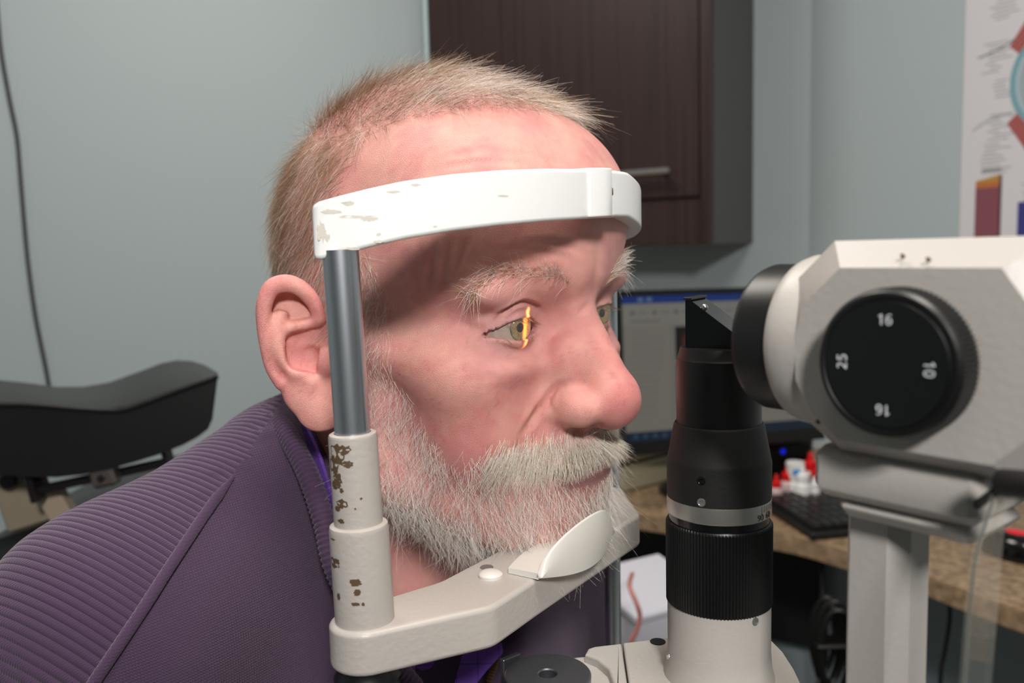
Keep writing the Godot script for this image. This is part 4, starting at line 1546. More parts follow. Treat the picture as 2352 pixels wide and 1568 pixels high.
func build_chair() -> void:
	# examination chair behind the patient: tilted-back head cushion on a rail, back cushion below
	var Z := 0.92
	var c := P(180, 1010, Z)
	var root_at := Vector3(c.x - 0.02, 0, c.z - 0.05)
	var ch := thing("examination_chair", "black vinyl examination chair with a saddle-shaped head cushion", "chair", root_at)
	var off := root_at
	# cushion: saddle profile seen from the side, swept away from the lens
	var topc := [[-190, 930], [-120, 886], [-60, 872], [0, 873], [60, 879], [130, 888], [190, 888], [250, 878], [320, 853], [370, 834], [405, 827], [440, 829], [470, 838], [500, 856]]
	var front := [[-190, 985], [-120, 938], [-60, 932], [0, 931], [60, 931], [130, 936], [190, 941], [250, 944], [290, 941], [350, 921], [400, 902], [450, 884], [480, 874], [500, 866]]
	var botc := [[-190, 1000], [-120, 1060], [-60, 1085], [0, 1090], [60, 1095], [130, 1096], [190, 1090], [250, 1078], [320, 1058], [370, 1042], [420, 1022], [455, 1003], [478, 985], [488, 962]]
	var rings := []
	var depth := 0.17
	for i in topc.size():
		var f := P(front[i][0], front[i][1], Z)
		var bt := P(botc[i][0], botc[i][1], Z + 0.004)
		# far upper edge lies behind, on the line of sight of the top contour
		var tp := P(topc[i][0], topc[i][1], Z + depth)
		var bk := P(botc[i][0], botc[i][1], Z + depth * 0.9)
		var ring := [bt, f, f.lerp(tp, 0.04) + Vector3.UP * 0.003, f.lerp(tp, 0.35) + Vector3.UP * 0.004, f.lerp(tp, 0.7) + Vector3.UP * 0.002, tp, tp.lerp(bk, 0.3), bk]
		for k in ring.size():
			ring[k] -= off
		rings.append(ring)
	var cushion := put("head_cushion", oriented(Sh.new().loft(rings)).mesh(65), M.vinyl, ch, "black vinyl saddle-shaped head cushion")
	var welt := []
	for q in front:
		welt.append(P(q[0], q[1] - 1, Z - 0.001) - off)
	put("welt", Sh.new().tube(spline(welt, 4), 0.0022, 8).mesh(), M.vinyl, cushion, "piped seam")
	# adjusting rail and clamp
	var steel := mat(Color(0.24, 0.22, 0.23), 0.35, 0.8)
	var bare := mat(Color(0.50, 0.46, 0.45), 0.35, 0.8)
	var r0 := P(82, 1126, Z + 0.03) - off
	var r1 := P(388, 1060, Z + 0.03) - off
	var rx := (r1 - r0)
	var rb := Basis(rx.normalized(), (Vector3.UP - rx.normalized() * rx.normalized().y).normalized(), rx.normalized().cross((Vector3.UP - rx.normalized() * rx.normalized().y).normalized()))
	put("rail", Sh.new().box(Vector3(rx.length(), 0.009, 0.012), 0.001, Transform3D(rb, (r0 + r1) * 0.5)).mesh(), steel, ch)
	put("rail", Sh.new().box(Vector3(rx.length() * 0.95, 0.006, 0.010), 0.001, Transform3D(rb, (r0 + r1) * 0.5 + rb.y * 0.012 - rb.z * 0.02)).mesh(), bare, ch)
	put("rail_end", Sh.new().box(Vector3(0.006, 0.026, 0.018), 0.001, Transform3D(rb, r1 + rb.y * 0.002)).mesh(), steel, ch)
	put("rail_end", Sh.new().box(Vector3(0.008, 0.036, 0.02), 0.001, Transform3D(rb, r0 + rb.y * 0.006)).mesh(), steel, ch)
	var cl := P(242, 1092, Z + 0.015) - off
	put("clamp", Sh.new().box(Vector3(0.026, 0.022, 0.02), 0.003, Transform3D(rb, cl)).mesh(), bare, ch, "steel rail clamp")
	put("clamp_screw", Sh.new().lathe([Vector2(0.004, 0), Vector2(0.0036, 0.003), Vector2(0, 0.0035)], 16, frame_y(cl + rb.z * 0.010, rb.z)).mesh(), steel, ch)
	# cream strut down to the back
	var cream := mat(Color(0.62, 0.57, 0.49), 0.45)
	var s0 := P(35, 1075, Z + 0.10) - off
	var s1 := P(100, 1262, Z + 0.10) - off
	var sx := (s1 - s0).normalized()
	var sb := Basis(sx.cross(cam_f).normalized(), sx, sx.cross(cam_f).normalized().cross(sx))
	put("strut", Sh.new().box(Vector3(0.052, (s1 - s0).length() * 1.25, 0.03), 0.004, Transform3D(sb, (s0 + s1) * 0.5)).mesh(), cream, ch, "cream metal strut")
	var s2 := P(118, 1135, Z + 0.06) - off
	var s3 := P(172, 1222, Z + 0.06) - off
	var sy := (s3 - s2).normalized()
	var sc := Basis(sy.cross(cam_f).normalized(), sy, sy.cross(cam_f).normalized().cross(sy))
	put("slide", Sh.new().box(Vector3(0.026, (s3 - s2).length() * 1.3, 0.02), 0.002, Transform3D(sc, (s2 + s3) * 0.5)).mesh(), mat(Color(0.70, 0.63, 0.55), 0.4), ch)
	var s4 := P(160, 1200, Z + 0.055) - off
	put("slide_guide", Sh.new().box(Vector3(0.034, 0.012, 0.026), 0.001, Transform3D(sc, s4)).mesh(), cream, ch)
	for q in [-0.007, 0.007]:
		put("guide_rod", Sh.new().box(Vector3(0.010, 0.05, 0.01), 0.001, Transform3D(sc, s4 + sy * 0.022 + sc.x * q)).mesh(), cream, ch)
	put("pivot_bolt", Sh.new().lathe([Vector2(0.010, 0), Vector2(0.009, 0.004), Vector2(0, 0.0045)], 24, frame_y(P(20, 1105, Z + 0.075) - off, -cam_f)).mesh(), steel, ch)
	# back cushion running down behind the patient, then seat and pedestal
	var b0 := P(-60, 1252, Z + 0.06) - off
	var b1 := P(330, 1132, Z + 0.06) - off
	var bdir := (b1 - b0).normalized()
	var downv := (Vector3.DOWN + cam_r * 0.25).normalized()
	downv = (downv - bdir * downv.dot(bdir)).normalized()
	var bb := Basis(bdir, -downv, bdir.cross(-downv))
	put("back_cushion", Sh.new().box(Vector3((b1 - b0).length() * 1.25, 0.50, 0.34), 0.035, Transform3D(bb, (b0 + b1) * 0.5 + downv * 0.25 - bb.z * 0.13)).mesh(80), M.vinyl, ch, "black vinyl back cushion")
	var hip := fromH(Vector3(0, -640, -415)) - off
	hip.y -= 0.200
	put("seat_cushion", Sh.new().box(Vector3(0.50, 0.11, 0.50), 0.04, Transform3D(Basis(Vector3.UP, 0.70), hip)).mesh(80), M.vinyl, ch, "black vinyl seat cushion")
	put("pedestal", Sh.new().lathe([Vector2(0.26, 0.001), Vector2(0.26, 0.02), Vector2(0.10, 0.05), Vector2(0.075, 0.08), Vector2(0.075, hip.y - 0.05)], 48, Transform3D(Basis(), Vector3(hip.x, 0, hip.z))).mesh(), cream, ch)

# ------------------------------------------------------------------ signed distances (millimetres, head axes)
static func ell(p: Vector3, c: Vector3, r: Vector3) -> float:
	var q := (p - c) / r
	var k0 := q.length()
	var k1 := (q / r).length()
	return k0 * (k0 - 1.0) / maxf(k1, 1e-5)

static func cap(p: Vector3, a: Vector3, b: Vector3, ra: float, rb: float) -> float:
	var ab := b - a
	var t := clampf((p - a).dot(ab) / ab.length_squared(), 0.0, 1.0)
	return p.distance_to(a + ab * t) - lerpf(ra, rb, t)

static func smin(a: float, b: float, k: float) -> float:
	var h := maxf(k - absf(a - b), 0.0) / k
	return minf(a, b) - h * h * k * 0.25

static func smax(a: float, b: float, k: float) -> float:
	var h := maxf(k - absf(a - b), 0.0) / k
	return maxf(a, b) + h * h * k * 0.25

const EYE := Vector3(32, 0, 73.5)

static func head_sdf(p: Vector3) -> float:
	var q := Vector3(absf(p.x), p.y, p.z)
	var d := ell(q, Vector3(0, 32, -2), Vector3(74, 88, 97))
	if d > 60.0 and p.y > 0.0:
		return d - 30.0
	if d < -50.0:
		return d
	if p.y > -30.0 and p.z > 0.0:
		d = smin(d, cap(q, Vector3(0, 51, 54.5), Vector3(24, 51, 51.5), 45.5, 44.0), 22.0)
	if p.y < 60.0:
		d = smin(d, ell(q, Vector3(0, -42, 38), Vector3(56, 62, 55)), 20.0)
		d = smin(d, cap(q, Vector3(60, -15, 4), Vector3(52, -72, 12), 13.0, 15.0), 14.0)
		d = smin(d, cap(q, Vector3(51, -73, 12), Vector3(18, -98, 70), 15.0, 20.0), 16.0)
		d = smin(d, cap(q, Vector3(48, -20, 60), Vector3(67, -8, 12), 8.0, 7.0), 16.0)
		d = smin(d, cap(p, Vector3(0, -40, -24), Vector3(0, -190, -95), 53.0, 60.0), 22.0)
		d = smin(d, cap(p, Vector3(0, -115, -52), Vector3(0, -210, -45), 44.0, 62.0), 20.0)
	if p.z > 20.0:
		if p.y < 20.0:
			d = smin(d, ell(q, Vector3(42, -25, 60), Vector3(21, 19, 22)), 16.0)
			d = smin(d, ell(q, Vector3(36, -52, 60), Vector3(20, 22, 22)), 14.0)
			d = smin(d, q.distance_to(Vector3(0, -101, 78)) - 19.0, 14.0)
			d = smin(d, ell(q, Vector3(0, -71, 72), Vector3(33, 25, 29)), 14.0)
		d = smin(d, cap(q, Vector3(5, 23, 91), Vector3(45, 20, 70), 9.5, 8.5), 12.0)
	if p.z > 55.0 and p.y < 45.0 and p.y > -70.0:
		# sockets, then the lids over the eyeball
		if q.x > 6.0 and p.y > -32.0:
			d = smax(d, -ell(q, Vector3(31, -3, 97), Vector3(20, 13, 16.5)), 9.0)
			var e := q - EYE
			var le := e.length()
			d = smin(d, le - 13.9, 4.0)
			# hooded fold above the lid, bag below
			d = smin(d, ell(q, Vector3(37, 16.0, 79.5), Vector3(19, 7.5, 8.0)), 6.0)
			d = smin(d, ell(q, Vector3(31, -19.5, 81.5), Vector3(16, 5.0, 6.0)), 6.0)
			if le < 18.0 and e.z > 0.0:
				var t := (e.x - 0.5) / 14.6
				if absf(t) < 1.0:
					var bow := 1.0 - t * t
					var yu := -3.6 + 7.6 * pow(bow, 0.75)
					var yl := -3.6 - 2.4 * bow
					var region := maxf(e.y - yu, yl - e.y) * 0.9
					d = smax(d, -maxf(region, 9.5 - le), 0.8)
			# medial corner pocket
		# nose
		var n := cap(q, Vector3(0, 8, 88.5), Vector3(0, -30.5, 109.5), 8.0, 10.5)
		n = smin(n, ell(q, Vector3(0, -36.5, 111.0), Vector3(13.5, 12.0, 12.5)), 6.0)
		n = smin(n, ell(q, Vector3(15.0, -38.5, 100.5), Vector3(8.6, 8.6, 13.0)), 4.2)
		n = smin(n, ell(q, Vector3(0, -43, 105), Vector3(6, 7, 12)), 4.0)
		n = smin(n, ell(q, Vector3(12, -19, 94), Vector3(8, 13, 8)), 8.0)
		d = smin(d, n, 8.5)
		d = smax(d, -ell(q, Vector3(8.2, -50.5, 105.5), Vector3(4.6, 6.0, 8.5)), 2.5)
	if p.z > 50.0 and p.y < -30.0:
		# furrow from nose to mouth corner
		d = smax(d, -cap(q, Vector3(27, -37, 95.5), Vector3(37.5, -60, 86.5), 2.2, 2.0), 6.0)
		if p.z > 70.0 and p.y > -100.0:
			var yy := p.y - q.x * q.x * 0.004 * -1.0
			var m := Vector3(q.x, yy, p.z)
			d = smin(d, ell(m, Vector3(0, -61.5, 93), Vector3(23, 5.5, 8.0)), 4.0)
			d = smin(d, ell(m, Vector3(0, -73.5, 91.5), Vector3(20, 5.0, 8.5)), 4.0)
			d = smax(d, -ell(m, Vector3(0, -67.5, 97), Vector3(28, 2.7, 15)), 1.0)
	return d

# ------------------------------------------------------------------ meshing: surface nets on a graded grid, only near the surface
class Net:
	var xs: PackedFloat32Array
	var ys: PackedFloat32Array
	var zs: PackedFloat32Array
	var f: Callable
	var val := PackedFloat32Array()
	var nx: int
	var ny: int
	var nz: int
	var v := PackedVector3Array()
	var t := PackedInt32Array()
	var n := PackedVector3Array()
	var slabs := []
	var need := PackedByteArray()

	static func axis(spec: Array) -> PackedFloat32Array:
		# [start, [end, step], ...]
		var out := PackedFloat32Array([spec[0]])
		var at: float = spec[0]
		for k in range(1, spec.size()):
			var cnt := maxi(1, int(round((spec[k][0] - at) / spec[k][1])))
			var from := at
			for i in cnt:
				at = from + (spec[k][0] - from) * (i + 1) / cnt
				out.append(at)
		return out

	func slab(i: int) -> void:
		var out := PackedFloat32Array()
		out.resize(ny * nz)
		var base := i * ny * nz
		for j in ny:
			for k in nz:
				if need[base + j * nz + k]:
					out[j * nz + k] = f.call(Vector3(xs[i], ys[j], zs[k]))
				else:
					out[j * nz + k] = val[base + j * nz + k]
		slabs[i] = out

	func run(slack := 1.25) -> void:
		nx = xs.size()
		ny = ys.size()
		nz = zs.size()
		val.resize(nx * ny * nz)
		val.fill(1000.0)
		need.resize(nx * ny * nz)
		var B := 4
		var active := []
		for bi in range(0, nx - 1, B):
			var i1 := mini(bi + B, nx - 1)
			for bj in range(0, ny - 1, B):
				var j1 := mini(bj + B, ny - 1)
				for bk in range(0, nz - 1, B):
					var k1 := mini(bk + B, nz - 1)
					var lo := Vector3(xs[bi], ys[bj], zs[bk])
					var hi := Vector3(xs[i1], ys[j1], zs[k1])
					var d: float = f.call((lo + hi) * 0.5)
					if absf(d) < (hi - lo).length() * 0.5 * slack + 1.5:
						active.append([bi, bj, bk, i1, j1, k1])
						for i in range(bi, i1 + 1):
							for j in range(bj, j1 + 1):
								var o := (i * ny + j) * nz
								for k in range(bk, k1 + 1):
									need[o + k] = 1
					elif d < 0:
						for i in range(bi, i1 + 1):
							for j in range(bj, j1 + 1):
								var o := (i * ny + j) * nz
								for k in range(bk, k1 + 1):
									val[o + k] = minf(val[o + k], -1000.0)
		slabs.resize(nx)
		var task := WorkerThreadPool.add_group_task(slab, nx)
		WorkerThreadPool.wait_for_group_task_completion(task)
		val = PackedFloat32Array()
		for s in slabs:
			val.append_array(s)
		slabs = []
		# vertices
		var id := {}
		var sy := nz
		var sx := ny * nz
		for bl in active:
			for i in range(bl[0], bl[3]):
				for j in range(bl[1], bl[4]):
					for k in range(bl[2], bl[5]):
						var o := i * sx + j * sy + k
						var c := [val[o], val[o + 1], val[o + sy], val[o + sy + 1], val[o + sx], val[o + sx + 1], val[o + sx + sy], val[o + sx + sy + 1]]
						var neg := 0
						for q in c:
							if q < 0.0:
								neg += 1
						if neg == 0 or neg == 8:
							continue
						var sum := Vector3.ZERO
						var cnt := 0
						for e in 12:
							var a: int = [0, 2, 4, 6, 0, 1, 4, 5, 0, 1, 2, 3][e]
							var b: int = [1, 3, 5, 7, 2, 3, 6, 7, 4, 5, 6, 7][e]
							var va: float = c[a]
							var vb: float = c[b]
							if (va < 0.0) == (vb < 0.0):
								continue
							var s := va / (va - vb)
							var pa := Vector3(xs[i + (a >> 2)], ys[j + ((a >> 1) & 1)], zs[k + (a & 1)])
							var pb := Vector3(xs[i + (b >> 2)], ys[j + ((b >> 1) & 1)], zs[k + (b & 1)])
							sum += pa.lerp(pb, s)
							cnt += 1
						id[o] = v.size()
						v.append(sum / cnt)
		# faces round crossed edges
		for o in id:
			var k: int = o % nz
			var j: int = (o / nz) % ny
			var i: int = o / sx
			var d0 := val[o]
			if j > 0 and k > 0 and i < nx - 1:
				face(id, o, o - sy, o - sy - 1, o - 1, d0, val[o + sx])
			if i > 0 and k > 0 and j < ny - 1:
				face(id, o, o - 1, o - sx - 1, o - sx, d0, val[o + sy])
			if i > 0 and j > 0 and k < nz - 1:
				face(id, o, o - sx, o - sx - sy, o - sy, d0, val[o + 1])

	func face(id: Dictionary, a: int, b: int, c: int, d: int, v0: float, v1: float) -> void:
		if (v0 < 0.0) == (v1 < 0.0):
			return
		if not (id.has(a) and id.has(b) and id.has(c) and id.has(d)):
			return
		if v0 < 0.0:
			t.append_array([id[a], id[b], id[c], id[a], id[c], id[d]])
		else:
			t.append_array([id[a], id[c], id[b], id[a], id[d], id[c]])

	func normals() -> void:
		n = PackedVector3Array()
		n.resize(v.size())
		for k in t.size() / 3:
			var a := t[k * 3]
			var b := t[k * 3 + 1]
			var c := t[k * 3 + 2]
			var m := (v[b] - v[a]).cross(v[c] - v[a])
			n[a] += m
			n[b] += m
			n[c] += m
		for k in n.size():
			n[k] = n[k].normalized()

	func settle() -> void:
		# pull the vertices onto the true surface along their normals
		normals()
		slabs = []
		slabs.resize(16)
		var task := WorkerThreadPool.add_group_task(settle_part, 16)
		WorkerThreadPool.wait_for_group_task_completion(task)
		for i in 16:
			var from := v.size() * i / 16
			var s: PackedFloat32Array = slabs[i]
			for k in s.size():
				v[from + k] -= n[from + k] * clampf(s[k], -1.2, 1.2)

	func settle_part(i: int) -> void:
		var c := v.size()
		var out := PackedFloat32Array()
		for k in range(c * i / 16, c * (i + 1) / 16):
			out.append(f.call(v[k]))
		slabs[i] = out

func array_mesh(v: PackedVector3Array, n: PackedVector3Array, t: PackedInt32Array, c := PackedColorArray(), uv := PackedVector2Array()) -> ArrayMesh:
	var idx := t.duplicate()
	for k in idx.size() / 3:
		var a := idx[k * 3 + 1]
		idx[k * 3 + 1] = idx[k * 3 + 2]
		idx[k * 3 + 2] = a
	var arr := []
	arr.resize(Mesh.ARRAY_MAX)
	arr[Mesh.ARRAY_VERTEX] = v
	arr[Mesh.ARRAY_NORMAL] = n
	arr[Mesh.ARRAY_INDEX] = idx
	if c.size():
		arr[Mesh.ARRAY_COLOR] = c
	if uv.size():
		arr[Mesh.ARRAY_TEX_UV] = uv
	var m := ArrayMesh.new()
	m.add_surface_from_arrays(Mesh.PRIMITIVE_TRIANGLES, arr)
	return m

# ------------------------------------------------------------------ the patient
var person: Node3D
var head_v: PackedVector3Array      # head surface, millimetres in head axes
var head_n: PackedVector3Array
var head_t: PackedInt32Array

func on_head(px: float, py: float) -> Vector3:
	# where a line of sight meets the head, in head millimetres; Vector3.INF if it passes by
	return march(px, py, head_sdf, 230.0, 640.0)

func march(px: float, py: float, f: Callable, from: float, to: float) -> Vector3:
	var o := toH(cam_o)
	var d := (HB.transposed() * ray(px, py)).normalized()
	var t := from
	for k in 90:
		var p := o + d * t
		var s: float = f.call(p)
		if s < 0.15:
			return p
		t += maxf(s * 0.8, 0.1)
		if t > to:
			break
	return Vector3.INF

# ear: its own axes (mm): u to the right, v up, w to the lens, about the middle of the ear
var ear_o: Vector3
var ear_b: Basis
static func ear_uv(zx: float, zy: float) -> Vector2:
	return Vector2(zx * 0.0601 - 26.65, 49.2 - zy * 0.0601)

static var ear_outline := PackedVector2Array()
static var helix := []
static var antihelix := []

func ear_setup() -> void:
	ear_o = toH(P(690, 820, 0.408))
	var ew := (toH(cam_o) - ear_o).normalized()
	var eu := (HB.transposed() * cam_r)
	eu = (eu - ew * eu.dot(ew)).normalized()
	ear_b = Basis(eu, ew.cross(eu), ew)
	for q in [[600, 420], [530, 330], [430, 265], [340, 222], [240, 240], [172, 325], [142, 450], [150, 600], [172, 750], [200, 900], [255, 1000], [330, 1100], [385, 1190], [440, 1275], [525, 1350], [620, 1395], [720, 1385], [790, 1300], [800, 900], [760, 600]]:
		ear_outline.append(ear_uv(q[0], q[1]))
	for q in [[585, 520, 1.5, 3.0], [545, 400, 2.8, 3.4], [470, 312, 3.6, 4.0], [380, 262, 4.2, 4.3], [300, 258, 4.6, 4.4], [225, 295, 4.8, 4.2], [180, 390, 4.8, 3.8], [165, 500, 4.4, 3.4], [172, 640, 3.8, 3.0], [192, 780, 3.0, 2.7], [225, 910, 2.2, 2.6], [290, 1020, 1.6, 2.6]]:
		var a := ear_uv(q[0], q[1])
		helix.append([Vector3(a.x, a.y, q[2]), q[3]])
	for q in [[300, 480, 0.8, 3.2], [262, 560, 1.8, 4.0], [255, 660, 2.4, 4.6], [275, 770, 2.6, 4.4], [330, 860, 2.4, 4.0], [400, 920, 2.4, 3.8]]:
		var a := ear_uv(q[0], q[1])
		antihelix.append([Vector3(a.x, a.y, q[2]), q[3]])
	helix = smooth_chain(helix)
	antihelix = smooth_chain(antihelix)
	var ring := []
	for q in ear_outline:
		ring.append(Vector3(q.x, q.y, 0))
	ring.append(ring[0])
	ear_outline = PackedVector2Array()
	for q in spline(ring, 3):
		ear_outline.append(Vector2(q.x, q.y))

func smooth_chain(chain: Array) -> Array:
	var pts := []
	var rad := []
	for q in chain:
		pts.append(q[0])
		rad.append(Vector3(q[1], 0, 0))
	var sp := spline(pts, 3)
	var sr := spline(rad, 3)
	var out := []
	for k in sp.size():
		out.append([sp[k], sr[k].x])
	return out

static func poly_dist(p: Vector2, poly: PackedVector2Array) -> float:
	var d := 1e9
	var inside := false
	var n := poly.size()
	var j := n - 1
	for i in n:
		var e := poly[j] - poly[i]
		var w := p - poly[i]
		var b := w - e * clampf(w.dot(e) / e.length_squared(), 0.0, 1.0)
		d = minf(d, b.length_squared())
		if (poly[i].y > p.y) != (poly[j].y > p.y) and p.x < (poly[j].x - poly[i].x) * (p.y - poly[i].y) / (poly[j].y - poly[i].y) + poly[i].x:
			inside = not inside
		j = i
	return -sqrt(d) if inside else sqrt(d)

static func ear_sdf(p: Vector3) -> float:
	var d2 := poly_dist(Vector2(p.x, p.y), ear_outline) + 1.6
	# thin plate, dished
	var plate_w := -3.2 + 0.004 * (p.x * p.x + p.y * p.y * 0.3) * 0.6
	var dw := absf(p.z - plate_w) - 2.0
	var d := smax(d2, dw, 2.5)
	for c in [helix, antihelix]:
		var near := 1e9
		for k in c.size() - 1:
			near = minf(near, cap(p, c[k][0], c[k + 1][0], c[k][1], c[k + 1][1]))
		d = smin(d, near, 2.6)
	var crus := ear_uv(390, 590)
	var crus2 := ear_uv(560, 545)
	d = smin(d, cap(p, Vector3(crus.x - 4, crus.y - 1, 1.0), Vector3(crus2.x, crus2.y, 0.5), 3.4, 2.2), 3.0)
	# tragus, the cheek in front of it, antitragus
	var tr := ear_uv(610, 850)
	d = smin(d, ell(p, Vector3(tr.x + 1.5, tr.y, 2.5), Vector3(5.0, 7.0, 4.5)), 4.0)
	var tf := ear_uv(760, 820)
	d = smin(d, ell(p, Vector3(tf.x + 4, tf.y, -3.0), Vector3(10, 26, 6.0)), 7.0)
	var an := ear_uv(455, 965)
	d = smin(d, cap(p, Vector3(an.x - 2, an.y + 1.5, 2.6), Vector3(an.x + 4, an.y - 2.5, 2.4), 3.8, 3.0), 3.5)
	# lobe
	var lo := ear_uv(570, 1200)
	d = smin(d, ell(p, Vector3(lo.x, lo.y, 0.5), Vector3(9.5, 11.5, 5.0)), 6.0)
	var lo2 := ear_uv(420, 1090)
	d = smin(d, ell(p, Vector3(lo2.x, lo2.y, 0.2), Vector3(6.5, 8.0, 4.0)), 5.0)
	# bowl of the concha and the canal behind the tragus
	var co := ear_uv(440, 800)
	d = smax(d, -ell(p, Vector3(co.x, co.y, 3.0), Vector3(6.5, 8.0, 6.0)), 3.0)
	var ca := ear_uv(520, 820)
	d = smax(d, -ell(p, Vector3(ca.x, ca.y, -2.0), Vector3(4.0, 5.0, 7.0)), 3.0)
	var cy := ear_uv(450, 680)
	d = smax(d, -ell(p, Vector3(cy.x, cy.y, 2.0), Vector3(6.0, 3.2, 4.5)), 2.5)
	var sc := ear_uv(330, 380)
	d = smax(d, -ell(p, Vector3(sc.x, sc.y, 1.0), Vector3(6.0, 4.5, 4.2)), 3.0)
	# the back of the shell keeps its thickness behind the hollows
	d = smin(d, smax(d2 + 2.0, absf(p.z + 6.2) - 1.8, 1.5), 2.5)
	return d

var tone := FastNoiseLite.new()
var tone2 := FastNoiseLite.new()

func skin_color(p: Vector3, ear := false) -> Color:
	# base colour of the skin (linear): pale, ruddy on nose, cheeks, ears and forehead, small red veins
	var c := Vector3(0.685, 0.330, 0.288)
	var ruddy := Vector3(0.590, 0.200, 0.182)
	var a := 0.0
	var q := Vector3(absf(p.x), p.y, p.z)
	a += 0.95 * exp(-(q - Vector3(0, -38, 115)).length_squared() / 420.0)
	a += 0.40 * exp(-(q - Vector3(8, -18, 104)).length_squared() / 260.0)
	a += 0.85 * exp(-(q - Vector3(46, -38, 70)).length_squared() / 1000.0)
	a += 0.30 * exp(-(q - Vector3(60, -25, 40)).length_squared() / 500.0)
	a += 0.35 * exp(-(q - Vector3(36, 84, 55)).length_squared() / 900.0)
	if ear:
		a += 0.55
	var nz := tone.get_noise_3d(p.x, p.y, p.z)
	var n2 := tone2.get_noise_3d(p.x, p.y, p.z)
	a += nz * 0.42
	c = c.lerp(ruddy, clampf(a, 0.0, 1.0))
	# larger uneven patches: sallow here, flushed there
	var n3 := tone.get_noise_3d(p.x * 0.45 + 200.0, p.y * 0.45, p.z * 0.45)
	c = c.lerp(Vector3(0.66, 0.345, 0.285), clampf(n3 * 1.6, 0.0, 0.45))
	c = c.lerp(Vector3(0.58, 0.22, 0.22), clampf(-n3 * 1.4, 0.0, 0.45))
	# pale lids and the yellower skin beside the eye
	var lid := exp(-(q - Vector3(36, -4, 82)).length_squared() / 330.0)
	c = c.lerp(Vector3(0.60, 0.33, 0.31), lid * 0.6)
	var sallow := exp(-(q - Vector3(56, -22, 55)).length_squared() / 160.0)
	c = c.lerp(Vector3(0.66, 0.37, 0.28), sallow * 0.35)
	# broken veins on the cheek
	var vein := clampf(absf(n2) * -9.0 + 0.9, 0.0, 1.0) * clampf(a + 0.1, 0.0, 1.0) * clampf(nz * 1.6 + 0.4, 0.0, 1.0)
	c = c.lerp(Vector3(0.46, 0.14, 0.15), vein * 0.8)
	# lips
	if p.z > 80.0 and q.x < 24.0:
		var lip := exp(-pow((p.y + 70.5) / 7.5, 2.0)) * clampf((24.0 - q.x) / 6.0, 0.0, 1.0)
		c = c.lerp(Vector3(0.26, 0.115, 0.115), clampf(lip * 1.4, 0.0, 0.95))
	c *= 1.0 + n2 * 0.07
	return Color(c.x, c.y, c.z)

func furrows() -> Array:
	# creases traced on the face: [points in mm, depth, half width]
	var out := []
	for w in [
		# brow lines above and below the band
		[[[985, 378], [1060, 352], [1160, 350], [1260, 366], [1310, 384]], 0.35, 1.6],
		[[[960, 400], [1050, 378], [1160, 368], [1290, 392]], 0.45, 1.7],
		[[[1180, 560], [1250, 556], [1320, 570], [1370, 600]], 0.5, 1.5],
		[[[1150, 575], [1230, 573], [1300, 592], [1350, 628]], 0.45, 1.5],
		# upright folds at the temple
		[[[1000, 560], [990, 610], [985, 660]], 0.9, 1.9],
		[[[1035, 555], [1022, 605], [1012, 665]], 1.0, 1.9],
		[[[1068, 552], [1050, 600], [1035, 650]], 1.0, 1.8],
		[[[965, 565], [955, 620], [958, 680]], 0.4, 1.7],
		# crow's feet
		[[[1130, 768], [1095, 786], [1060, 800]], 0.40, 1.7],
		[[[1125, 775], [1090, 805], [1050, 826], [1010, 838]], 0.35, 1.8],
		[[[1120, 782], [1085, 830], [1050, 858]], 0.3, 1.8],
		[[[1120, 758], [1085, 752], [1060, 740]], 0.3, 1.6],
		# fold of the upper lid
		[[[1120, 768], [1136, 740], [1166, 710], [1202, 694], [1232, 704], [1246, 722]], 1.0, 1.15],
		# below the lower lid
		[[[1128, 770], [1150, 792], [1190, 806], [1215, 802]], 0.55, 1.3],
		[[[1140, 800], [1180, 818], [1230, 815]], 0.35, 1.6],
		# nose to mouth
		[[[1312, 880], [1284, 886], [1266, 902], [1260, 924], [1270, 948]], 0.9, 1.5],
		[[[1266, 896], [1247, 930], [1224, 962], [1197, 1000]], 1.1, 1.9],
		[[[1352, 700], [1340, 712], [1330, 726]], 0.5, 1.6],
	]:
		var pts := []
		for q in w[0]:
			var h := on_head(q[0], q[1])
			if h != Vector3.INF:
				pts.append(h)
		if pts.size() > 1:
			out.append([spline(pts, 4), w[1], w[2]])
	return out

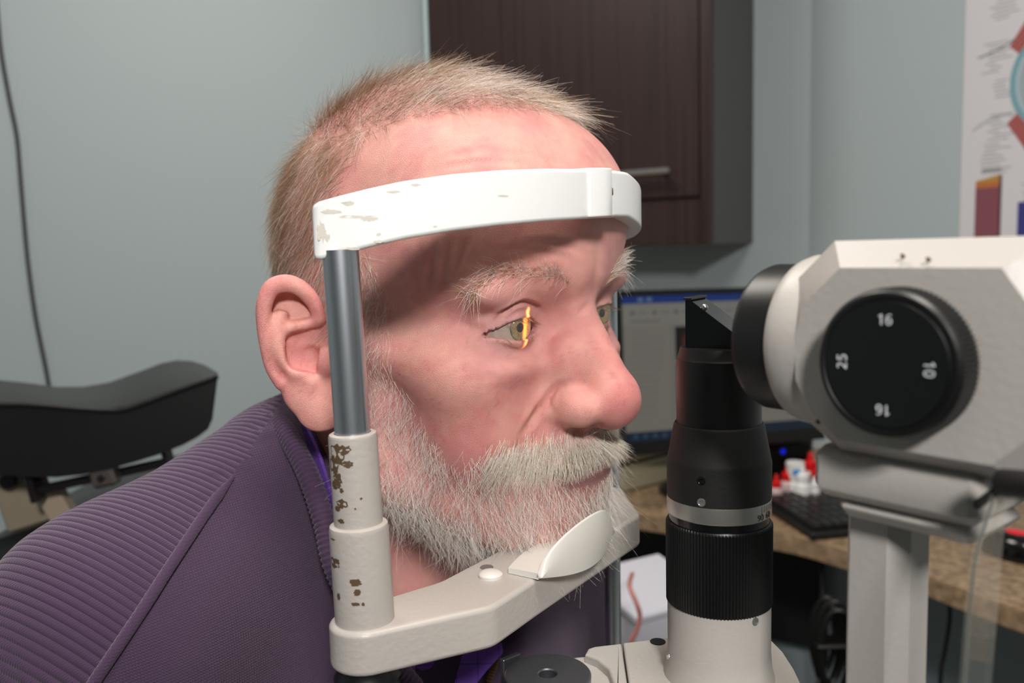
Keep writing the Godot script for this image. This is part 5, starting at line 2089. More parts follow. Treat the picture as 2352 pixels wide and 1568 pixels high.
func build_person() -> void:
	tone.seed = 12
	tone.frequency = 0.07
	tone.fractal_octaves = 3
	tone2.seed = 23
	tone2.frequency = 0.16
	tone2.fractal_octaves = 2
	person = thing("person", "bearded man in a purple knitted sweater leaning his chin on the rest", "person", Vector3(HO.x, 0, HO.z))
	ear_setup()
	var net := Net.new()
	net.f = head_sdf
	net.xs = Net.axis([-92, [-74, 2.6], [-60, 1.8], [20, 1.4], [50, 2.2], [92, 4.0]])
	net.ys = Net.axis([-170, [-120, 5.0], [-84, 2.4], [-24, 1.5], [-12, 1.2], [10, 1.0], [24, 1.3], [66, 1.7], [126, 3.4]])
	net.zs = Net.axis([-170, [-100, 6.0], [24, 4.0], [40, 2.2], [70, 1.5], [128, 1.35]])
	net.run()
	net.settle()
	net.normals()
	# creases
	var fr := furrows()
	var v := net.v
	for f in fr:
		var pts: Array = f[0]
		var lo := Vector3.INF
		var hi := -Vector3.INF
		for q in pts:
			lo = lo.min(q)
			hi = hi.max(q)
		var wdt: float = f[2]
		lo -= Vector3.ONE * wdt * 3.0
		hi += Vector3.ONE * wdt * 3.0
		for k in v.size():
			var p := v[k]
			if p.x < lo.x or p.y < lo.y or p.z < lo.z or p.x > hi.x or p.y > hi.y or p.z > hi.z:
				continue
			var dd := 1e9
			var tt := 0.0
			for i in pts.size() - 1:
				var ab: Vector3 = pts[i + 1] - pts[i]
				var s := clampf((p - pts[i]).dot(ab) / ab.length_squared(), 0.0, 1.0)
				var d2 := p.distance_squared_to(pts[i] + ab * s)
				if d2 < dd:
					dd = d2
					tt = (i + s) / (pts.size() - 1)
			var g := exp(-dd / (wdt * wdt)) - 0.45 * exp(-pow(sqrt(dd) - wdt * 1.9, 2.0) / (wdt * wdt))
			v[k] = p - net.n[k] * (f[1] * 1.5 * g * sin(PI * clampf(tt * 0.9 + 0.05, 0, 1)))
	net.v = v
	net.normals()
	head_v = net.v
	head_n = net.n
	head_t = net.t
	print("head ", head_v.size(), " vertices")
	# near ear, then its mirror image
	var en := Net.new()
	en.f = ear_sdf
	en.xs = Net.axis([-22, [26, 0.95]])
	en.ys = Net.axis([-38, [40, 1.0]])
	en.zs = Net.axis([-12, [12, 0.95]])
	en.run()
	en.settle()
	en.normals()
	var V := PackedVector3Array()
	var N := PackedVector3Array()
	var C := PackedColorArray()
	var T := head_t.duplicate()
	for k in head_v.size():
		V.append(fromH(head_v[k]) - person.position)
		N.append(HB * head_n[k])
		C.append(skin_color(head_v[k]))
	for side in 2:
		var base := V.size()
		for k in en.v.size():
			var p := ear_o + ear_b * en.v[k]
			var nn := ear_b * en.n[k]
			if side == 1:
				p.x = -p.x
				nn.x = -nn.x
			V.append(fromH(p) - person.position)
			N.append(HB * nn)
			C.append(skin_color(p, true))
		for k in en.t.size() / 3:
			if side == 0:
				T.append_array([base + en.t[k * 3], base + en.t[k * 3 + 1], base + en.t[k * 3 + 2]])
			else:
				T.append_array([base + en.t[k * 3], base + en.t[k * 3 + 2], base + en.t[k * 3 + 1]])
	var skin := StandardMaterial3D.new()
	skin.vertex_color_use_as_albedo = true
	skin.roughness = 0.47
	skin.metallic_specular = 0.5
	skin.subsurf_scatter_enabled = true
	skin.subsurf_scatter_strength = 0.10
	skin.heightmap_enabled = true
	skin.heightmap_texture = noise_tex(61, 0.045, 1024, [], 5)
	skin.heightmap_scale = 0.028
	skin.uv1_triplanar = true
	skin.uv1_scale = Vector3.ONE * 38.0
	put("body", array_mesh(V, N, T, C), skin, person, "ruddy fair skin of face, ears and neck")
	build_eyes()
	build_hair()
	build_clothes()

func build_eyes() -> void:
	for side in [-1.0, 1.0]:
		var c := Vector3(side * EYE.x, EYE.y, EYE.z)
		# he looks straight out, a little to the lens
		var gaze := Vector3(-0.15, -0.03, 1.0).normalized()
		var at := fromH(c) - person.position
		var xf := frame_y(at, HB * gaze)
		var R := 0.01225
		var prof := []
		for k in 25:
			var a := lerpf(-PI * 0.5, PI * 0.5 - 0.487, k / 24.0)
			prof.append(Vector2(maxf(R * cos(a), 0.0), R * sin(a)))
		var e := put("eyeball", Sh.new().lathe(prof, 40, xf).mesh(60), mat(Color(0.70, 0.62, 0.58), 0.18), person, "white of the eye")
		# iris disc with radial fibres, pupil, clear cornea
		var ri := 0.0058
		var yi := R * sin(PI * 0.5 - 0.487)
		var ir := Sh.new()
		var seg := 72
		var rows := [0.0019, 0.0027, 0.0036, 0.0045, 0.0053, 0.0059]
		var rg := RandomNumberGenerator.new()
		rg.seed = 3
		for j in rows.size():
			for k in seg:
				var a := TAU * k / seg
				ir.v.append(xf * Vector3(rows[j] * cos(a), yi + 0.00012 - (0.0 if j < 5 else 0.0001), rows[j] * sin(a)))
				var t: float = j / 5.0
				var col := Vector3(0.34, 0.20, 0.07).lerp(Vector3(0.20, 0.19, 0.10), t)
				col *= 0.65 + 0.7 * rg.randf()
				if j == 5:
					col = Vector3(0.09, 0.08, 0.06)
				ir.c.append(Color(col.x, col.y, col.z))
		for j in rows.size() - 1:
			for k in seg:
				var k2 := (k + 1) % seg
				ir.quad(j * seg + k, j * seg + k2, (j + 1) * seg + k2, (j + 1) * seg + k)
		var im := mat(Color(1, 1, 1), 0.5)
		im.vertex_color_use_as_albedo = true
		# faces look along the gaze
		for k in ir.t.size() / 3:
			var q := ir.t[k * 3 + 1]
			ir.t[k * 3 + 1] = ir.t[k * 3 + 2]
			ir.t[k * 3 + 2] = q
		put("iris", ir.mesh(60), im, e, "hazel iris")
		put("pupil", Sh.new().lathe([Vector2(0.0021, -0.0012), Vector2(0.0021, 0.00018), Vector2(0, 0.00018)], 32, xf * Transform3D(Basis(), Vector3(0, yi, 0))).mesh(30), mat(Color(0.01, 0.01, 0.01), 0.4), e)
		var cor := []
		for k in 10:
			var a := k / 9.0
			cor.append(Vector2(0.00595 * cos(a * PI * 0.5), yi + 0.0026 * sin(a * PI * 0.5)))
		var cm := mat(Color(1, 1, 1, 0.04), 0.02)
		cm.transparency = BaseMaterial3D.TRANSPARENCY_ALPHA
		var cs := Sh.new()
		cs.lathe(cor, 40, xf)
		put("cornea", cs.mesh(60), cm, e, "clear cornea")

# ------------------------------------------------------------------ hair, strand by strand
class Fur:
	var v := PackedVector3Array()
	var n := PackedVector3Array()
	var c := PackedColorArray()
	var t := PackedInt32Array()

	func strand(pts: Array, r0: float, col: Color) -> void:
		# three-sided tapering hair through the points (metres)
		var base := v.size()
		var cnt := pts.size()
		var side := Vector3.ZERO
		for i in cnt:
			var p: Vector3 = pts[i]
			var tg: Vector3 = pts[mini(i + 1, cnt - 1)] - pts[maxi(i - 1, 0)]
			tg = tg.normalized()
			if i == 0:
				side = tg.cross(Vector3(0.31, 0.77, 0.55)).normalized()
			else:
				side = (side - tg * side.dot(tg)).normalized()
			var up := tg.cross(side)
			var r := r0 * (1.0 - 0.72 * i / (cnt - 1))
			var a := side
			var b := side * -0.5 + up * 0.866
			var d := side * -0.5 - up * 0.866
			v.append(p + a * r)
			v.append(p + b * r)
			v.append(p + d * r)
			n.append(a)
			n.append(b)
			n.append(d)
			c.append(col)
			c.append(col)
			c.append(col)
		for i in cnt - 1:
			var o := base + i * 3
			for k in 3:
				var k2 := (k + 1) % 3
				t.append_array([o + k, o + k2, o + 3 + k2, o + k, o + 3 + k2, o + 3 + k])

func lut(x: float, pts: Array) -> float:
	if x <= pts[0][0]:
		return pts[0][1]
	for i in range(1, pts.size()):
		if x <= pts[i][0]:
			return lerpf(pts[i - 1][1], pts[i][1], (x - pts[i - 1][0]) / (pts[i][0] - pts[i - 1][0]))
	return pts[-1][1]

var HAIR_Z := [[-60, 34], [10, 41], [30, 35], [48, 22], [63, 14], [80, 18], [90, 24], [95, 56], [99, 72], [110, 90], [130, 100]]
var BEARD_Y := [[-8, 8], [2, -4], [20, -13], [34, -22], [41, -33], [52, -47], [63, -55], [71, -52.5], [79, -48.5], [88, -46.5], [106, -47.5]]

func hair_mask(p: Vector3) -> float:
	# how sure hair grows here, 0 to 1
	var ax := absf(p.x)
	var ye := p.y + maxf(0.0, 30.0 - ax) * 0.30
	var edge := lut(ye, HAIR_Z)
	var a := clampf((edge - p.z) / 13.0, 0.0, 1.0)
	if p.y < 22.0:
		# behind and above the ear; sideburn in front of it
		if p.z > 6.0:
			a *= clampf((p.y + 24.0) / 10.0, 0.0, 1.0)
		elif p.z > -26.0:
			a *= clampf((p.y + 8.0) / 8.0, 0.0, 1.0)
		else:
			a *= clampf((p.y + 55.0) / 12.0, 0.0, 1.0)
	return a

func beard_mask(p: Vector3) -> float:
	var ax := absf(p.x)
	if p.z < 0.0 or p.y > 6.0:
		return 0.0
	var top := lut(p.z, BEARD_Y)
	var a := clampf((top - p.y) / 9.0, 0.0, 1.0)
	# clean under the jaw, towards the neck
	a *= clampf((p.y + 136.0) / 14.0, 0.0, 1.0)
	a *= clampf((p.z - 4.0) / 8.0, 0.0, 1.0)
	if p.y < -100.0:
		a *= clampf((p.z - 12.0) / 20.0, 0.0, 1.0)
	# lips
	if p.z > 74.0:
		var e := Vector2(ax / 23.0, (p.y + 69.5) / 6.4).length()
		a *= clampf((e - 0.95) * 4.0, 0.0, 1.0)
	# nose stays bare
	if p.z > 97.0 and p.y > -50.0:
		a = 0.0
	# thin patch beside the moustache
	var thin := exp(-(Vector3(ax, p.y, p.z) - Vector3(38, -62, 80)).length_squared() / 60.0)
	a *= 1.0 - 0.25 * thin
	return a

func scatter(mask: Callable, count: int, seed_: int, keep: Callable) -> Array:
	# roots on the head surface: [point, normal, mask], by area and mask
	var rg := RandomNumberGenerator.new()
	rg.seed = seed_
	var cum := PackedFloat32Array()
	var tri := PackedInt32Array()
	var sum := 0.0
	for k in head_t.size() / 3:
		var a := head_v[head_t[k * 3]]
		var b := head_v[head_t[k * 3 + 1]]
		var c := head_v[head_t[k * 3 + 2]]
		var mid := (a + b + c) / 3.0
		if not keep.call(mid):
			continue
		var m: float = mask.call(mid)
		if m <= 0.01:
			continue
		sum += (b - a).cross(c - a).length() * m
		cum.append(sum)
		tri.append(k)
	var out := []
	for i in count:
		var at := cum.bsearch(rg.randf() * sum)
		var k := tri[mini(at, tri.size() - 1)]
		var r1 := sqrt(rg.randf())
		var r2 := rg.randf()
		var ia := head_t[k * 3]
		var ib := head_t[k * 3 + 1]
		var ic := head_t[k * 3 + 2]
		var w := Vector3(1.0 - r1, r1 * (1.0 - r2), r1 * r2)
		var p := head_v[ia] * w.x + head_v[ib] * w.y + head_v[ic] * w.z
		var n := (head_n[ia] * w.x + head_n[ib] * w.y + head_n[ic] * w.z).normalized()
		out.append([p, n, mask.call(p)])
	return out

func grow(f: Fur, p: Vector3, n: Vector3, dir: Vector3, lift: float, droop: Vector3, length: float, r: float, col: Color, segs: int) -> void:
	# dir: flow along the skin; lift: how far it stands off; droop: bend over its length (all in head axes)
	var tg := (dir - n * dir.dot(n)).normalized()
	var d := (tg + n * lift).normalized()
	var pts := []
	var o := p - n * 0.4
	for k in segs + 1:
		var t := float(k) / segs
		pts.append(fromH(o + d * (length * t) + droop * (length * t * t)) - person.position)
	f.strand(pts, r * 0.001, col)

func fur_node(f: Fur, called: String, m: Material, label: String) -> void:
	var o := put(called, array_mesh(f.v, f.n, f.t, f.c), m, person, label)
	o.set_meta("kind", "stuff")

func build_hair() -> void:
	var m := StandardMaterial3D.new()
	m.vertex_color_use_as_albedo = true
	m.roughness = 0.42
	m.metallic_specular = 0.45
	var rg := RandomNumberGenerator.new()
	rg.seed = 77
	var patch := FastNoiseLite.new()
	patch.seed = 8
	patch.frequency = 0.035
	var flow := FastNoiseLite.new()
	flow.seed = 18
	flow.frequency = 0.03
	# scalp hair
	var f := Fur.new()
	for s in scatter(hair_mask, 26000, 101, func(p: Vector3) -> bool: return p.y > -60.0 and (p.x < 25.0 or p.y > 60.0 or p.z > -20.0)):
		var p: Vector3 = s[0]
		var n: Vector3 = s[1]
		if rg.randf() > 0.35 + s[2]:
			continue
		var topk := clampf((p.y - 78.0) / 22.0, 0.0, 1.0)
		var ax := absf(p.x)
		var sd := signf(p.x) if ax > 1.0 else 1.0
		var side_dir := Vector3(0, -0.80, -0.45 + clampf(p.z / 60.0, -0.5, 0.4) * 0.5)
		var top_dir := Vector3(sd * -0.10, -0.05, 1.0)
		if p.z > 50.0:
			top_dir = Vector3(sd * 0.25, -0.55, 0.75)
		var dir := side_dir.lerp(top_dir, topk)
		var w1 := flow.get_noise_3d(p.x, p.y, p.z)
		var w2 := flow.get_noise_3d(p.y + 50.0, p.z, p.x)
		dir += Vector3(w1, w2, -w1) * 0.7 + Vector3(rg.randfn(0, 0.30), rg.randfn(0, 0.30), rg.randfn(0, 0.30))
		var length := lerpf(lerpf(11.0, 18.0, clampf((p.y - 10.0) / 60.0, 0.0, 1.0)), 23.0, topk) * rg.randf_range(0.55, 1.3)
		var lift := lerpf(0.24, 0.46, topk) + absf(rg.randfn(0, 0.14))
		if p.z > 58.0 and topk > 0.3:
			length *= rg.randf_range(0.6, 1.1)
			lift += 0.05
		# grey at the temples and over the front, brown behind
		var pn := patch.get_noise_3d(p.x, p.y, p.z)
		var grey := 0.20 + pn * 0.5
		grey += 0.75 * exp(-(Vector2(p.y - 8.0, p.z - 12.0)).length_squared() / 900.0)
		grey += 0.45 * exp(-(Vector2(p.y - 108.0, p.z - 40.0)).length_squared() / 700.0)
		grey += 0.35 * clampf((25.0 - p.y) / 30.0, 0.0, 1.0)
		var col: Color
		if rg.randf() < grey:
			var g := rg.randf_range(0.60, 0.95)
			col = Color(g, g * 0.92, g * 0.84)
		else:
			var g := rg.randf_range(0.16, 0.50)
			col = Color(g, g * rg.randf_range(0.58, 0.66), g * rg.randf_range(0.31, 0.42))
		var dn := Vector3(rg.randfn(0, 0.12), -0.10 + rg.randfn(0, 0.12), rg.randfn(0, 0.12)) - n * 0.16
		grow(f, p, n, dir, lift, dn, length, rg.randf_range(0.05, 0.085), col, 4)
	# longer loose hairs curling over the forehead
	for s in scatter(func(p: Vector3) -> float: return hair_mask(p) if p.z > 44.0 and p.y > 78.0 else 0.0, 90, 111, func(p: Vector3) -> bool: return p.z > 40.0 and p.y > 74.0):
		var g := rg.randf_range(0.12, 0.5)
		grow(f, s[0], s[1], Vector3(rg.randfn(0, 0.4), -0.2, 0.9), 0.5 + rg.randf() * 0.5, Vector3(rg.randfn(0, 0.25), -0.65, rg.randfn(0, 0.3)), rg.randf_range(18.0, 34.0), 0.045, Color(g, g * 0.78, g * 0.6), 8)
	fur_node(f, "hair", m, "short brown and grey hair, receding at the temple")
	# beard
	f = Fur.new()
	for s in scatter(beard_mask, 9000, 102, func(p: Vector3) -> bool: return p.z > -5.0 and p.y < 10.0 and (p.x < 30.0 or p.z > 55.0)):
		var p: Vector3 = s[0]
		var n: Vector3 = s[1]
		if rg.randf() > 0.25 + s[2]:
			continue
		var ax := absf(p.x)
		var tash := p.z > 78.0 and p.y > -63.5
		if tash or p.y < -106.0 and p.z > 42.0:
			continue
		var chin := clampf((-62.0 - p.y) / 30.0, 0.0, 1.0)
		var dir := Vector3(0, -1.0, -0.10 + 0.35 * chin)
		var w1 := flow.get_noise_3d(p.x * 1.6, p.y * 1.6, p.z * 1.6)
		var w2 := flow.get_noise_3d(p.y * 1.6 + 90.0, p.z * 1.6, p.x * 1.6)
		dir += Vector3(w1 * 0.4, w2 * 0.2, w1 * 0.9 + w2 * 0.6) + Vector3(rg.randfn(0, 0.32), rg.randfn(0, 0.2), rg.randfn(0, 0.40))
		var length := lerpf(13.0, 21.0, chin) * rg.randf_range(0.5, 1.25)
		length *= 0.55 + 0.45 * s[2]
		if p.z > 40.0:
			length = minf(length, maxf(4.0, p.y + (122.0 if p.x < -8.0 else 108.0)))
		var white := rg.randf()
		var col: Color
		if white < 0.86:
			var g := rg.randf_range(0.66, 0.96)
			col = Color(g, g * 0.93, g * 0.86)
		elif white < 0.95:
			var g := rg.randf_range(0.28, 0.42)
			col = Color(g, g * 0.68, g * 0.46)
		else:
			col = Color(0.12, 0.10, 0.09)
		var curl := Vector3(rg.randfn(0, 0.32), rg.randfn(0, 0.18) - 0.14, rg.randfn(0, 0.40)) - n * rg.randf_range(0.05, 0.30)
		grow(f, p, n, dir, 0.42 + rg.randf() * 0.35, curl, length, rg.randf_range(0.055, 0.085), col, 5)
	fur_node(f, "beard", m, "full white and grey beard")
	# moustache
	f = Fur.new()
	for s in scatter(func(p: Vector3) -> float: return beard_mask(p) if p.z > 78.0 and p.y > -65.0 else 0.0, 3400, 103, func(p: Vector3) -> bool: return p.z > 74.0 and p.y > -70.0 and p.y < -42.0):
		var p: Vector3 = s[0]
		var n: Vector3 = s[1]
		var sd := signf(p.x)
		var dir := Vector3(sd * (0.20 + absf(p.x) * 0.012), -1.0, 0.05) + Vector3(rg.randfn(0, 0.20), 0, rg.randfn(0, 0.15))
		var length := rg.randf_range(9.0, 16.0)
		length = minf(length, (p.y + 68.5 + absf(p.x) * 0.22) * 1.05 + 2.0)
		var g := rg.randf_range(0.64, 0.95)
		var col := Color(g, g * 0.92, g * 0.80)
		if rg.randf() < 0.16:
			col = Color(0.36, 0.24, 0.14)
		grow(f, p, n, dir, 0.40 + rg.randf() * 0.25, Vector3(rg.randfn(0, 0.06), -0.05, rg.randfn(0, 0.08)) - n * 0.15, length, rg.randf_range(0.07, 0.10), col, 4)
	fur_node(f, "moustache", m, "thick cream-white moustache over the lip")
	# eyebrows: roots traced on the near brow, mirrored for the other
	var brow_top := [Vector3(1066, 676, 0), Vector3(1100, 632, 0), Vector3(1150, 602, 0), Vector3(1210, 602, 0), Vector3(1270, 617, 0), Vector3(1304, 644, 0)]
	var brow_low := [Vector3(1078, 702, 0), Vector3(1116, 662, 0), Vector3(1160, 642, 0), Vector3(1220, 646, 0), Vector3(1272, 656, 0), Vector3(1308, 668, 0)]
	var bt := spline(brow_top, 6)
	var bl := spline(brow_low, 6)
	var roots := []
	for k in 520:
		var u := rg.randf() * (bt.size() - 1.001)
		var i := int(u)
		var a: Vector3 = bt[i].lerp(bt[i + 1], u - i)
		var b: Vector3 = bl[i].lerp(bl[i + 1], u - i)
		var q := a.lerp(b, clampf(rg.randfn(0.5, 0.28), -0.1, 1.1))
		var h := on_head(q.x, q.y)
		if h != Vector3.INF:
			roots.append([h, u / bt.size()])
	for side in [-1.0, 1.0]:
		f = Fur.new()
		for r in roots:
			var p: Vector3 = r[0]
			p.x = absf(p.x) * side
			var e := 1.0
			var n := Vector3(head_sdf(p + Vector3(e, 0, 0)) - head_sdf(p - Vector3(e, 0, 0)), head_sdf(p + Vector3(0, e, 0)) - head_sdf(p - Vector3(0, e, 0)), head_sdf(p + Vector3(0, 0, e)) - head_sdf(p - Vector3(0, 0, e))).normalized()
			var inner: float = r[1]
			var dir := Vector3(side * lerpf(0.9, 0.35, inner), lerpf(-0.25, 0.75, inner) + rg.randfn(0, 0.35), 0.1 + rg.randfn(0, 0.2))
			var white := rg.randf() < 0.36
			var g := rg.randf_range(0.7, 0.95) if white else rg.randf_range(0.34, 0.62)
			var col := Color(g, g * 0.94, g * 0.88) if white else Color(g, g * 0.60, g * 0.31)
			var length := rg.randf_range(6.0, 10.0) * (1.3 if white else 0.9)
			grow(f, p, n, dir, 0.30 + rg.randf() * 0.35, Vector3(rg.randfn(0, 0.12), -0.18 + rg.randfn(0, 0.15), rg.randfn(0, 0.1)), length, 0.085 if white else 0.065, col, 4)
		fur_node(f, "eyebrow", m, "bushy ginger and white eyebrow")
	# lashes
	for side in [-1.0, 1.0]:
		f = Fur.new()
		for k in 90:
			var t := rg.randf_range(-0.85, 0.9)
			var bow := 1.0 - t * t
			var upper := k < 62
			var ex := t * 14.6 + 0.5
			var ey := -3.6 + 7.6 * pow(bow, 0.75) if upper else -3.6 - 2.4 * bow
			var ez := sqrt(maxf(0.0, 13.6 * 13.6 - ex * ex - ey * ey))
			var p := Vector3((EYE.x + ex) * side, EYE.y + ey, EYE.z + ez)
			var n := (p - Vector3(EYE.x * side, EYE.y, EYE.z)).normalized()
			var dir := Vector3(side * ex * 0.03, -0.45 if upper else -0.5, 1.0)
			grow(f, p, n, dir, 0.7, Vector3(0, 0.35 if upper else -0.1, 0), rg.randf_range(5.0, 8.0) * (1.0 if upper else 0.6), 0.05, Color(0.16, 0.11, 0.08), 4)
		fur_node(f, "eyelashes", m, "fine brown eyelashes")
	# down on the ear and cheek
	f = Fur.new()
	for s in scatter(func(p: Vector3) -> float: return 1.0 if p.x < 10.0 and p.z > 30.0 and p.y < 60.0 and p.y > -60.0 else 0.0, 2200, 104, func(p: Vector3) -> bool: return p.x < 10.0 and p.z > 30.0):
		grow(f, s[0], s[1], Vector3(0, -1, -0.4), 0.5, Vector3.ZERO, rg.randf_range(1.2, 2.6), 0.018, Color(0.62, 0.45, 0.36), 2)
	fur_node(f, "facial_down", m, "fine pale down on the skin")

# ------------------------------------------------------------------ clothes
static func sweater_sdf(p: Vector3) -> float:
	var q := Vector3(absf(p.x), p.y, p.z)
	var d := cap(q, Vector3(56, -97, -72), Vector3(150, -150, -72), 46.0, 62.0)
	d = smin(d, cap(q, Vector3(150, -150, -72), Vector3(188, -390, -70), 62.0, 52.0), 26.0)
	d = smin(d, cap(q, Vector3(188, -390, -70), Vector3(170, -480, 110), 50.0, 40.0), 24.0)
	d = smin(d, ell(q, Vector3(0, -300, -84), Vector3(172, 205, 118)), 45.0)
	d = smin(d, cap(p, Vector3(0, -105, -95), Vector3(0, -170, -85), 55.0, 85.0), 40.0)
	d = smin(d, cap(p, Vector3(0, -330, -120), Vector3(0, -600, -360), 140.0, 150.0), 60.0)
	# open neck
	d = smax(d, -cap(p, Vector3(0, -50, 10), Vector3(0, -165, 34), 66.0, 60.0), 6.0)
	return d

static func legs_sdf(p: Vector3) -> float:
	var q := Vector3(absf(p.x), p.y, p.z)
	var d := cap(p, Vector3(0, -600, -360), Vector3(0, -640, -400), 148.0, 140.0)
	d = smin(d, cap(q, Vector3(85, -640, -380), Vector3(150, -655, -20), 88.0, 66.0), 40.0)
	d = smin(d, cap(q, Vector3(150, -655, -20), Vector3(155, -1120, -40), 64.0, 48.0), 30.0)
	return d

func knit_texture(ribbed: bool) -> ImageTexture:
	var S := 128
	var im := Image.create(S, S, false, Image.FORMAT_L8)
	for y in S:
		for x in S:
			var u := x / float(S)
			var v := y / float(S)
			var h: float
			if ribbed:
				# one raised rib per tile, stitches as chevrons along it
				var a := absf(fmod(u + 0.5, 1.0) - 0.5) * 2.0
				var rib := pow(maxf(0.0, cos(a * PI * 0.5)), 0.7)
				var st := 0.5 + 0.5 * sin(TAU * (v * 4.0 + a * 0.9))
				h = rib * 0.78 + st * 0.16 * (0.4 + 0.6 * rib)
			else:
				# stocking stitch: columns of small V shapes
				var col := fmod(u * 4.0, 1.0)
				var arm := absf(col - 0.5) * 2.0
				var st := 0.5 + 0.5 * sin(TAU * (v * 4.0 + arm * 0.55))
				h = st * 0.6 * pow(sin(PI * clampf(arm, 0.05, 0.95)), 0.5) + 0.3 * (1.0 - pow(arm, 6.0))
			im.set_pixel(x, y, Color(h, h, h))
	return ImageTexture.create_from_image(im)

func yarn(ribbed: bool, scale: float) -> StandardMaterial3D:
	var m := StandardMaterial3D.new()
	m.albedo_color = Color(0.315, 0.248, 0.335)
	m.albedo_texture = noise_tex(91, 0.12, 512, [[0.0, Color(0.55, 0.52, 0.58)], [0.5, Color(0.9, 0.88, 0.9)], [1.0, Color(1.0, 1.0, 1.0)]], 3)
	m.roughness = 0.95
	m.metallic_specular = 0.2
	m.rim_enabled = true
	m.rim = 0.7
	m.rim_tint = 0.4
	m.heightmap_enabled = true
	m.heightmap_texture = knit_texture(ribbed)
	m.heightmap_scale = scale
	return m

func build_clothes() -> void:
	var net := Net.new()
	net.f = sweater_sdf
	net.xs = Net.axis([-260, [-30, 6.0], [60, 9.0], [260, 11.0]])
	net.ys = Net.axis([-770, [-400, 16.0], [-260, 9.0], [-30, 6.0]])
	net.zs = Net.axis([-530, [-180, 16.0], [60, 6.5], [170, 16.0]])
	net.run()
	net.settle()
	# seam of the sleeve panel, traced on the near shoulder
	var seam := []
	for q in [[536, 1096], [500, 1142], [468, 1186], [425, 1250], [385, 1310], [330, 1396], [270, 1486], [215, 1568], [190, 1610]]:
		var h := march(q[0], q[1], sweater_sdf, 230.0, 700.0)
		if h != Vector3.INF:
			seam.append(h)
	var a: Vector3 = seam[0]
	var b: Vector3 = seam[-1]
	var midp: Vector3 = seam[seam.size() / 2]
	var nn := (toH(cam_o) - midp).normalized()
	var along := (b - a).normalized()
	var pn := along.cross(nn).normalized()
	if pn.dot(Vector3(-1, 0, -0.3)) < 0:
		pn = -pn                  # sleeve side
	var v := net.v
	for k in v.size():
		var d := (v[k] - midp).dot(pn)
		if absf(d) < 3.2 and v[k].x < -40.0:
			v[k] -= pn * d
	net.v = v
	net.normals()
	# cloth coordinates: ribs follow the seam's length on the sleeve
	var V := PackedVector3Array()
	var N := PackedVector3Array()
	var U := PackedVector2Array()
	var U2 := PackedVector2Array()
	for k in v.size():
		var p := v[k]
		V.append(fromH(p) - person.position)
		N.append(HB * net.n[k])
		var s := (p - a).dot(along)
		var w := (p - a).dot(pn)
		U.append(Vector2((s + 0.10 * w) / 3.4, w / 4.6))
		U2.append(Vector2(p.x * 0.95 + p.z * 0.25, p.y - p.z * 0.35) / 5.2)
	var sleeve := PackedInt32Array()
	var trunk := PackedInt32Array()
	for k in net.t.size() / 3:
		var c := (v[net.t[k * 3]] + v[net.t[k * 3 + 1]] + v[net.t[k * 3 + 2]]) / 3.0
		var to := sleeve if (c - midp).dot(pn) > 0.0 and c.x < -40.0 else trunk
		to.append(net.t[k * 3])
		to.append(net.t[k * 3 + 1])
		to.append(net.t[k * 3 + 2])
		if (c - midp).dot(pn) > 0.0 and c.x < -40.0:
			sleeve = to
		else:
			trunk = to
	var sw := put("sweater", array_mesh(V, N, trunk, PackedColorArray(), U2), yarn(false, 0.05), person, "purple fine-knit sweater")
	put("sleeve", array_mesh(V, N, sleeve, PackedColorArray(), U), yarn(true, 0.11), sw, "ribbed purple shoulder and sleeve panel")
	# raised cord along the seam
	var cord := []
	for q in seam:
		var e := 1.0
		var g := Vector3(sweater_sdf(q + Vector3(e, 0, 0)) - sweater_sdf(q - Vector3(e, 0, 0)), sweater_sdf(q + Vector3(0, e, 0)) - sweater_sdf(q - Vector3(0, e, 0)), sweater_sdf(q + Vector3(0, 0, e)) - sweater_sdf(q - Vector3(0, 0, e))).normalized()
		cord.append(fromH(q + g * 0.6) - person.position)
	var cm := yarn(false, 0.03)
	cm.uv1_triplanar = true
	cm.uv1_scale = Vector3.ONE * 180.0
	var cl := spline(cord, 6)
	var cw := []
	for k in cl.size():
		cw.append(0.0027 * minf(1.0, 0.25 + k / 8.0))
	put("seam_cord", Sh.new().tube(cl, cw, 10).mesh(60), cm, sw, "raised seam cord")
	# ribbed collar: a roll with a groove every few millimetres
	var loop := [Vector3(64, -76, -66), Vector3(34, -68, -98), Vector3(0, -66, -106), Vector3(-34, -63, -98), Vector3(-56, -58, -76), Vector3(-67, -60, -50), Vector3(-75, -75, -22), Vector3(-79, -96, -5), Vector3(-82, -118, 7), Vector3(-74, -150, 22), Vector3(-56, -182, 30)]
	var dense := spline(loop, 30)
	# even steps of 0.9 mm
	var even := [dense[0]]
	var left := 0.9
	for i in range(1, dense.size()):
		var from: Vector3 = dense[i - 1]
		while from.distance_to(dense[i]) >= left:
			from = from.move_toward(dense[i], left)
			even.append(from)
			left = 0.9
		left -= from.distance_to(dense[i])
	var rr := []
	var path := []
	for i in even.size():
		path.append(fromH(even[i]) - person.position)
		rr.append(0.0056 if i % 3 < 2 else 0.0049)
	var dark := yarn(false, 0.02)
	dark.uv1_triplanar = true
	dark.uv1_scale = Vector3.ONE * 150.0
	put("collar", Sh.new().tube(path, rr, 12).mesh(75), dark, sw, "purple ribbed collar roll")
	# shirt: violet checked collar inside and its tip below the beam
	var vio := mat(Color(0.40, 0.25, 0.62), 0.85)
	vio.albedo_texture = check_texture()
	vio.uv1_triplanar = true
	vio.uv1_scale = Vector3.ONE * 90.0
	var inner := []
	for i in range(0, even.size(), 6):
		var p: Vector3 = even[i]
		var axis := Vector3(0, p.y, lerpf(-40.0, -20.0, clampf((-50.0 - p.y) / 150.0, 0, 1)))
		inner.append(p + (axis - p).normalized() * 10.0)
	var rings := []
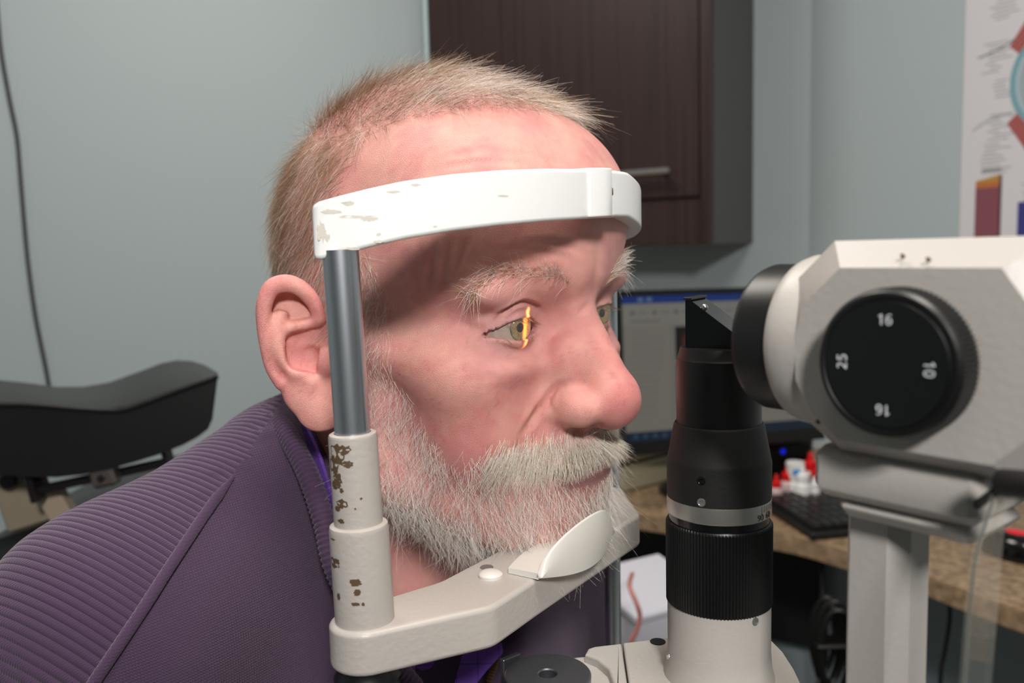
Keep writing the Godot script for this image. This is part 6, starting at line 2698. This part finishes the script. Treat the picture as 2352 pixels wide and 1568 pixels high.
	for i in inner.size():
		var p: Vector3 = inner[i]
		var outd := (p - Vector3(0, p.y, -35.0)).normalized()
		rings.append([p + Vector3(0, 6, 0) + outd * 1.0, p + Vector3(0, -16, 0) + outd * 2.2, p + Vector3(0, -16, 0), p + Vector3(0, 6, 0) - outd * 1.0])
		for k in 4:
			rings[-1][k] = fromH(rings[-1][k]) - person.position
	var sh := put("shirt_collar", oriented(Sh.new().loft(rings)).mesh(40), vio, person, "violet shirt collar")
	for tip in [[[1038, 1590], [1062, 1505], [1110, 1494], [1152, 1478], [1155, 1500], [1118, 1540], [1070, 1600]], [[955, 1530], [985, 1508], [1006, 1508], [990, 1534], [968, 1540]]]:
		var fr := []
		var bk := []
		for q in tip:
			fr.append(P(q[0], q[1], 0.452) - person.position)
			bk.append(P(q[0], q[1], 0.452) + cam_f * 0.0016 - person.position)
		put("collar_tip", oriented(Sh.new().loft([fr, bk])).mesh(30), vio, sh, "pointed violet collar tip")
	# zip at the open front
	var zp := []
	for q in [[1148, 1488, 0.470], [1138, 1520, 0.468], [1122, 1568, 0.466], [1105, 1640, 0.466]]:
		zp.append(P(q[0], q[1], q[2]) - person.position)
	var zl := spline(zp, 14)
	var zr := []
	for i in zl.size():
		zr.append(0.0022 if i % 2 else 0.0014)
	put("zip", Sh.new().tube(zl, zr, 8).mesh(30), mat(Color(0.35, 0.27, 0.16), 0.4, 0.7), sw, "brass zip at the front")
	# trousers and shoes, below the frame
	var lg := Net.new()
	lg.f = legs_sdf
	lg.xs = Net.axis([-260, [260, 18.0]])
	lg.ys = Net.axis([-1180, [-420, 18.0]])
	lg.zs = Net.axis([-560, [80, 18.0]])
	lg.run()
	lg.settle()
	lg.normals()
	var LV := PackedVector3Array()
	var LN := PackedVector3Array()
	for k in lg.v.size():
		LV.append(fromH(lg.v[k]) - person.position)
		LN.append(HB * lg.n[k])
	put("trousers", array_mesh(LV, LN, lg.t), mat(Color(0.07, 0.075, 0.10), 0.9), person, "dark trousers")
	for s in [-1.0, 1.0]:
		var ank := fromH(Vector3(s * 155.0, -1120, -40)) - person.position
		var fw := HB.z
		fw.y = 0
		fw = fw.normalized()
		var rg2 := []
		for i in 11:
			var t := i / 10.0
			var cc := Vector3(ank.x, 0, ank.z) + fw * lerpf(-0.07, 0.20, t)
			var wd := 0.046 * pow(maxf(0.02, sin(PI * clampf(t * 0.92 + 0.06, 0, 1))), 0.45)
			var ht := lerpf(0.105, 0.045, clampf((t - 0.25) / 0.5, 0, 1)) * pow(maxf(0.05, sin(PI * clampf(t * 0.94 + 0.05, 0, 1))), 0.3)
			var ring := []
			for k in 16:
				var an := TAU * k / 16
				ring.append(cc + fw.cross(Vector3.UP) * cos(an) * wd + Vector3.UP * (ht * 0.5 + 0.002 + sin(an) * ht * 0.5))
			rg2.append(ring)
		put("shoe", oriented(Sh.new().loft(rg2)).mesh(60), mat(Color(0.03, 0.03, 0.03), 0.4), person, "black shoe")

func check_texture() -> ImageTexture:
	var im := Image.create(64, 64, false, Image.FORMAT_RGB8)
	im.fill(Color(1, 1, 1))
	for k in 64:
		for w in 3:
			im.set_pixel(k, 10 + w, Color(0.72, 0.70, 0.80))
			im.set_pixel(30 + w, k, Color(0.72, 0.70, 0.80))
	return ImageTexture.create_from_image(im)
